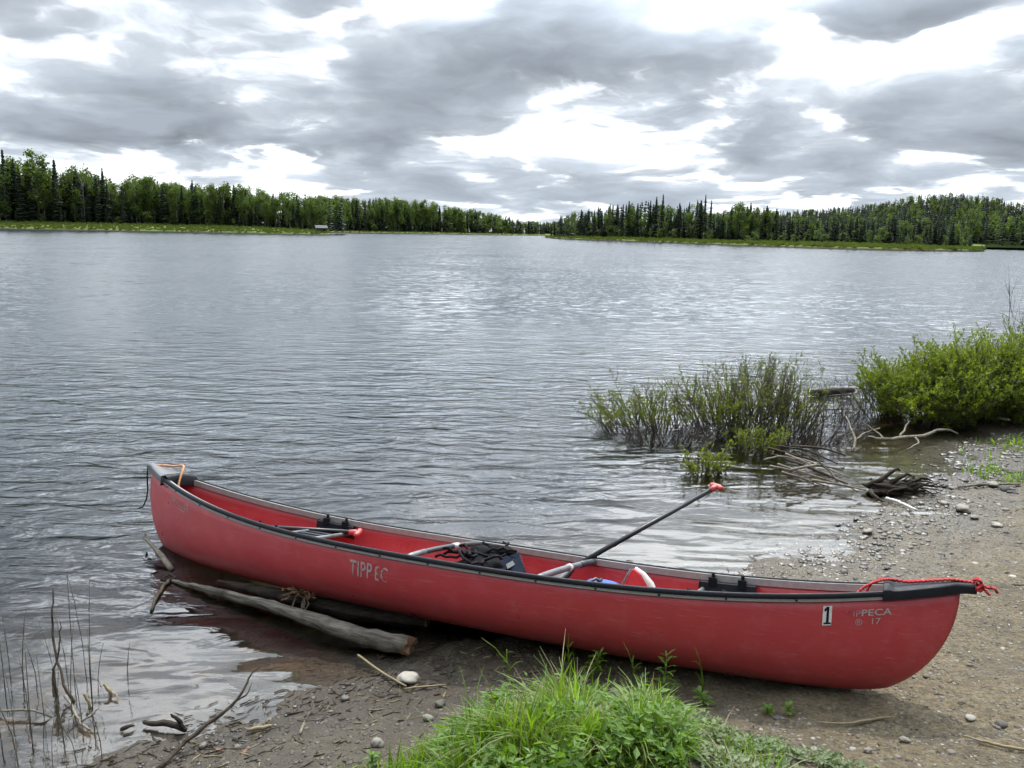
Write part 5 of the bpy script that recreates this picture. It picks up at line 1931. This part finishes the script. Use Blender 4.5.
# the mass of forest behind the front trees
def forest(name, label, items):
    Vs, Fs, Cs, Ms = [], [], [], []; b = 0
    for kind, x, y, z, H, wd in items:
        mb = LOW[kind][trr.integers(4)]
        v = np.concatenate(mb.v) * [wd, wd, H]
        a = trr.uniform(0, 6.28); c, s = math.cos(a), math.sin(a)
        v = np.stack([v[:, 0] * c - v[:, 1] * s + x, v[:, 0] * s + v[:, 1] * c + y, v[:, 2] + z], -1)
        Vs.append(v); Fs += [tuple(i + b for i in f) for f in mb.f]; Ms += [(0 if kind == 'spruce' else 2) + m_ for m_ in mb.m]
        tone = trr.normal() * .12
        Cs.append(np.clip(np.concatenate(mb.c) + tone, 0, 1)); b += len(v)
    me = bpy.data.meshes.new(name)
    me.from_pydata(np.concatenate(Vs).tolist(), [], Fs)
    for m_ in (M['spruce'], M['bark'], M['birch'], M['birchbark']): me.materials.append(m_)
    me.polygons.foreach_set('material_index', Ms)
    a = me.attributes.new('vary', 'FLOAT', 'POINT'); a.data.foreach_set('value', np.concatenate(Cs))
    tag(link(bpy.data.objects.new(name, me)), label, 'forest', kind='stuff')


def back_items(zn, x0, x1, n, pb, i0, i1):
    out = []
    Z = ZONES[zn]
    for k in range(n):
        px = trr.uniform(x0, x1); S, u, D = zone_frame(Z, px); ins = trr.uniform(i0, i1)
        d = D + Z['setback'] + ins
        zb = max(.5, zbase(Z, px, D + Z['setback'])) + ins * .006
        H = ((hy(px) - interp(Z['top'], px)) / FPX * d * depth_of(px) + CAM_H - zb) * trr.uniform(.72, .98)
        if H < 1.5: continue
        kind = 'birch' if trr.uniform() < pb else 'spruce'
        out.append((kind, u[0] * d, u[1] * d, zb, H, H * (1.05 if kind == 'birch' else 1.2)))
    return out


forest('forest', 'deeper forest behind the trees of the grassy spit', back_items('A', -90, 345, 420, .3, 10, 60))
forest('forest', 'deeper forest behind the trees of the distant shore', back_items('B', 305, 600, 420, .35, 12, 60))
forest('forest', 'deeper forest behind the trees of the low point', back_items('C', 556, 962, 330, .12, 8, 34))
# undergrowth closing the foot of the forest
def under(zn, x0, x1, n):
    out = []; Z = ZONES[zn]
    for k in range(n):
        px = trr.uniform(x0, x1); S, u, D = zone_frame(Z, px); ins = trr.uniform(-3, 22)
        d = D + Z['setback'] + ins
        H = trr.uniform(.010, .022) * d
        out.append(('birch' if trr.uniform() < .3 else 'spruce', u[0] * d, u[1] * d, max(.4, zbase(Z, px, D + Z['setback'])) - H * .30, H * 1.1, H * 2.0))
    return out


for zn, x0, x1, n, lab in (('A', -90, 318, 320, 'low undergrowth at the foot of the spit forest'), ('B', 310, 570, 220, 'low undergrowth at the foot of the distant forest'), ('C', 556, 970, 300, 'low undergrowth at the foot of the trees on the low point'), ('D', 940, 1100, 240, 'low undergrowth along the shore below the wooded hill')):
    forest('undergrowth', lab, under(zn, x0, x1, n))
it = []
for k in range(1900):
    px = trr.uniform(700, 1130); d = trr.uniform(285, 530)
    u = ray(px, 240)[:2]; u = u / np.linalg.norm(u)
    kind = 'birch' if trr.uniform() < .2 else 'spruce'
    H = trr.uniform(6.5, 9.5)
    it.append((kind, u[0] * d, u[1] * d, hill_z(px, d) - .2, H, H * (1.0 if kind == 'birch' else 1.3)))
forest('forest', 'forest covering the low hill beyond the lake', it)

# small hut on the spit
S, u, D = zone_frame(ZONES['A'], 321)
d = D + 14
hz = .9
hut = empty('lakeside_hut', (u[0] * d, u[1] * d, hz), (0, 0, math.atan2(u[1], u[0]) - math.pi / 2 + .25))
tag(hut, 'tiny dark hut with a pale roof at the tip of the grassy spit', 'hut')
mb = MB(); mb.box((0, 0, .6), (3.4, 2.4, 1.5)); mb.build('wall', plain('dark_boards', (.06, .055, .05), .8, 0, .4, 2, .2), hut, False)
mb = MB()
mb.add([(-2.1, -1.6, 1.3), (2.1, -1.6, 1.3), (2.1, 1.6, 1.3), (-2.1, 1.6, 1.3), (-2.1, 0, 2.2), (2.1, 0, 2.2), (-2.1, -1.6, 1.4), (2.1, -1.6, 1.4), (2.1, 1.6, 1.4), (-2.1, 1.6, 1.4), (-2.1, 0, 2.32), (2.1, 0, 2.32)],
       [(0, 4, 5, 1), (3, 2, 5, 4), (6, 7, 11, 10), (8, 9, 10, 11), (0, 1, 7, 6), (2, 3, 9, 8), (0, 6, 10, 4), (4, 10, 9, 3), (1, 5, 11, 7), (5, 2, 8, 11)])
mb.build('roof', plain('pale_roof', (.12, .12, .12), .8, 0, .2, 2, .1, .1), hut, False)
mb = MB(); mb.box((-.8, -1.22, .5), (.8, .06, 1.25)); mb.build('door', M['log'], hut, False)
mb = MB(); mb.box((.8, -1.22, .75), (.8, .06, .5)); mb.build('window', M['black'], hut, False)
# ------------------------------------------------------------------ sky, sun
SUN_EL, SUN_AZ = R_(55), R_(8)          # azimuth measured from +Y towards +X
world = bpy.data.worlds.new('World'); scene.world = world
world.use_nodes = True
t = NT(world.node_tree)
for nd in list(t.n): t.n.remove(nd)
outn = t.new('ShaderNodeOutputWorld')
sky = t.new('ShaderNodeTexSky'); sky.sky_type = 'NISHITA'; sky.sun_disc = False
sky.sun_elevation = SUN_EL; sky.sun_rotation = SUN_AZ
b1 = t.new('ShaderNodeBackground'); t.l.new(sky.outputs[0], b1.inputs[0]); b1.inputs[1].default_value = .10
dirv_ = t.new('ShaderNodeTexCoord').outputs['Generated']
sx = t.new('ShaderNodeSeparateXYZ'); t.l.new(dirv_, sx.inputs[0])
dx, dy, dz = sx.outputs
zc = t.math('MAXIMUM', dz, 0.0)
den = t.math('ADD', zc, .19)
cx = t.new('ShaderNodeCombineXYZ')
t.put(cx.inputs[0], t.math('DIVIDE', dx, den)); t.put(cx.inputs[1], t.math('DIVIDE', dy, den)); cx.inputs[2].default_value = 3.7
Pc = cx.outputs[0]
warp = t.vmath('MULTIPLY', t.vmath('SUBTRACT', t.noise(Pc, 2.0, 4, .5, 0, out=1), (.5, .5, .5)), (.5, .5, .5))


def cloud_field(off):
    q = t.vmath('ADD', t.vmath('ADD', Pc, off), warp)
    a = t.noise(q, 1.5, 7, .53)
    b = t.noise(t.vmath('ADD', q, (7.3, -.18, 1.1)), 3.0, 5, .55)
    v1 = t.new('ShaderNodeTexVoronoi', feature='F1'); t.put(v1.inputs['Vector'], q); v1.inputs['Scale'].default_value = 2.9
    v2 = t.new('ShaderNodeTexVoronoi', feature='F1'); t.put(v2.inputs['Vector'], q); v2.inputs['Scale'].default_value = 5.2
    puff = t.math('ADD', t.math('MULTIPLY', v1.outputs['Distance'], -.26), t.math('MULTIPLY', v2.outputs['Distance'], -.16))
    return t.math('ADD', t.math('ADD', t.math('MULTIPLY', a, 1.15), t.math('MULTIPLY', b, .55)), puff), b


T0, n2 = cloud_field((0, 0, 0))
T1, _b = cloud_field((0, -.16, 0))       # the same field a little higher up the sky
# where the larger cloud masses and gaps stand: bearings u = x / y and slopes v = z / y
uu = t.math('DIVIDE', dx, t.math('MAXIMUM', dy, .05)); vv = t.math('DIVIDE', zc, t.math('MAXIMUM', dy, .05))
front = t.maprange(dy, .1, .35)
warpx = t.math('MULTIPLY', t.math('SUBTRACT', n2, .5), .30)
uw = t.math('ADD', uu, warpx); vw = t.math('ADD', vv, t.math('MULTIPLY', warpx, .35))


def uv_of(px, py):
    d = ray(px, py); return d[0] / d[1], d[2] / d[1]


CLOUDS = [  # px, py, rx, ry, amount (+ cloud, - gap)
    (370, 18, 115, 32, -.26), (290, 62, 80, 18, -.10), (460, 45, 60, 26, -.16), (610, 128, 110, 28, -.26), (545, 118, 60, 18, -.14), (930, 70, 110, 22, -.24), (745, 14, 75, 22, -.22),
    (210, 158, 210, 13, -.30), (90, 40, 26, 12, -.12), (560, 210, 70, 7, -.16), (400, 172, 60, 10, -.10), (690, 150, 70, 20, -.20), (860, 182, 130, 12, -.16), (800, 207, 150, 6, -.25), (960, 190, 90, 10, -.2), (480, 186, 90, 5, -.10),
    (140, 105, 230, 44, .24), (60, 30, 120, 40, .16), (440, 95, 150, 38, .24), (400, 122, 130, 16, .16), (660, 50, 140, 46, .30), (760, 72, 90, 30, .2), (500, 8, 90, 22, .20), (960, 22, 130, 26, .26), (860, 120, 120, 34, .20), (990, 110, 90, 26, .15),
    (480, 160, 120, 12, .20), (600, 172, 110, 9, .20), (700, 168, 40, 9, .2), (560, 192, 160, 6, .16), (840, 196, 90, 5, .14), (230, 130, 180, 14, .12)]
bl = 0.
for (px, py, rx, ry, am) in CLOUDS:
    u0, v0 = uv_of(px, py)
    a = t.math('DIVIDE', t.math('SUBTRACT', uw, u0), rx / FPX); b = t.math('DIVIDE', t.math('SUBTRACT', vw, v0), ry / FPX)
    r2 = t.math('ADD', t.math('MULTIPLY', a, a), t.math('MULTIPLY', b, b))
    g_ = t.math('MULTIPLY', t.math('POWER', 2.718, t.math('MULTIPLY', r2, -1.)), am)
    bl = g_ if isinstance(bl, float) else t.math('ADD', bl, g_)
T = t.math('ADD', t.math('MULTIPLY', t.math('SUBTRACT', T0, .66), 1.45), .60)
T = t.math('ADD', T, t.math('MULTIPLY', bl, t.math('MULTIPLY', front, .58)))
cl = t.ramp(T, [(.26, (1.8, 1.86, 1.95)), (.40, (1.5, 1.57, 1.67)), (.46, (1.10, 1.19, 1.30)), (.52, (.80, .88, .975)), (.62, (.63, .705, .80)), (.76, (.505, .57, .655)), (.97, (.40, .45, .52))])
# cloud tops catch the light, flat bases stay grey
rel = t.maprange(t.math('SUBTRACT', T0, T1), -.22, .22, .72, 1.32)
rl = t.new('ShaderNodeCombineXYZ')
for k_ in (0, 1, 2): t.l.new(rel, rl.inputs[k_])
cl = t.mix(t.maprange(T, .44, .54), cl, t.mix(1., cl, rl.outputs[0], 'MULTIPLY'))
blue = t.maprange(vv, .10, .0, 0, .62)
blue = t.math('MULTIPLY', blue, t.maprange(T, .42, .56))
cl = t.mix(blue, cl, (.70, .81, .95))
# thin cloud scatters the hidden sun forward: brighter toward it
sund = (math.sin(SUN_AZ) * math.cos(SUN_EL), math.cos(SUN_AZ) * math.cos(SUN_EL), math.sin(SUN_EL))
ca = t.vmath('DOT_PRODUCT', dirv_, sund)
glow = t.math('POWER', t.maprange(ca, .72, 1.0, 0, 1), 1.0)
gl_ = t.math('ADD', t.math('ADD', 1.0, t.math('MULTIPLY', glow, 6.2)), t.maprange(dz, .27, .62, 0, 2.8, True))
b2 = t.new('ShaderNodeBackground'); t.l.new(cl, b2.inputs[0]); t.put(b2.inputs[1], t.math('MULTIPLY', gl_, t.maprange(dy, -.75, .3, .42, 1., True)))
ms = t.new('ShaderNodeMixShader')
t.put(ms.inputs[0], t.maprange(T, .20, .40, .86, .985))
t.l.new(b1.outputs[0], ms.inputs[1]); t.l.new(b2.outputs[0], ms.inputs[2])
t.l.new(ms.outputs[0], outn.inputs[0])
world.cycles.sampling_method = 'MANUAL'; world.cycles.sample_map_resolution = 1024

sd = bpy.data.lights.new('sun', 'SUN'); sd.energy = 4.6; sd.angle = R_(1.2); sd.color = (1, .91, .78)
so = bpy.data.objects.new('sun', sd); COL.objects.link(so)
sv = Vector((math.sin(SUN_AZ) * math.cos(SUN_EL), math.cos(SUN_AZ) * math.cos(SUN_EL), math.sin(SUN_EL)))
so.rotation_euler = sv.to_track_quat('Z', 'Y').to_euler()
so.location = sv * 50

vs_ = scene.view_settings
scene.display_settings.display_device = 'sRGB'
vs_.view_transform = 'Standard'; vs_.look = 'None'; vs_.exposure = -0.3; vs_.gamma = 1; vs_.use_curve_mapping = False
cy = scene.cycles
cy.use_denoising = True
cy.use_adaptive_sampling = True; cy.adaptive_threshold = .035; cy.adaptive_min_samples = 16
cy.max_bounces = 8; cy.diffuse_bounces = 3; cy.glossy_bounces = 4; cy.transmission_bounces = 4; cy.transparent_max_bounces = 12
cy.sample_clamp_indirect = 4; cy.sample_clamp_direct = 12
cy.caustics_reflective = False; cy.caustics_refractive = False
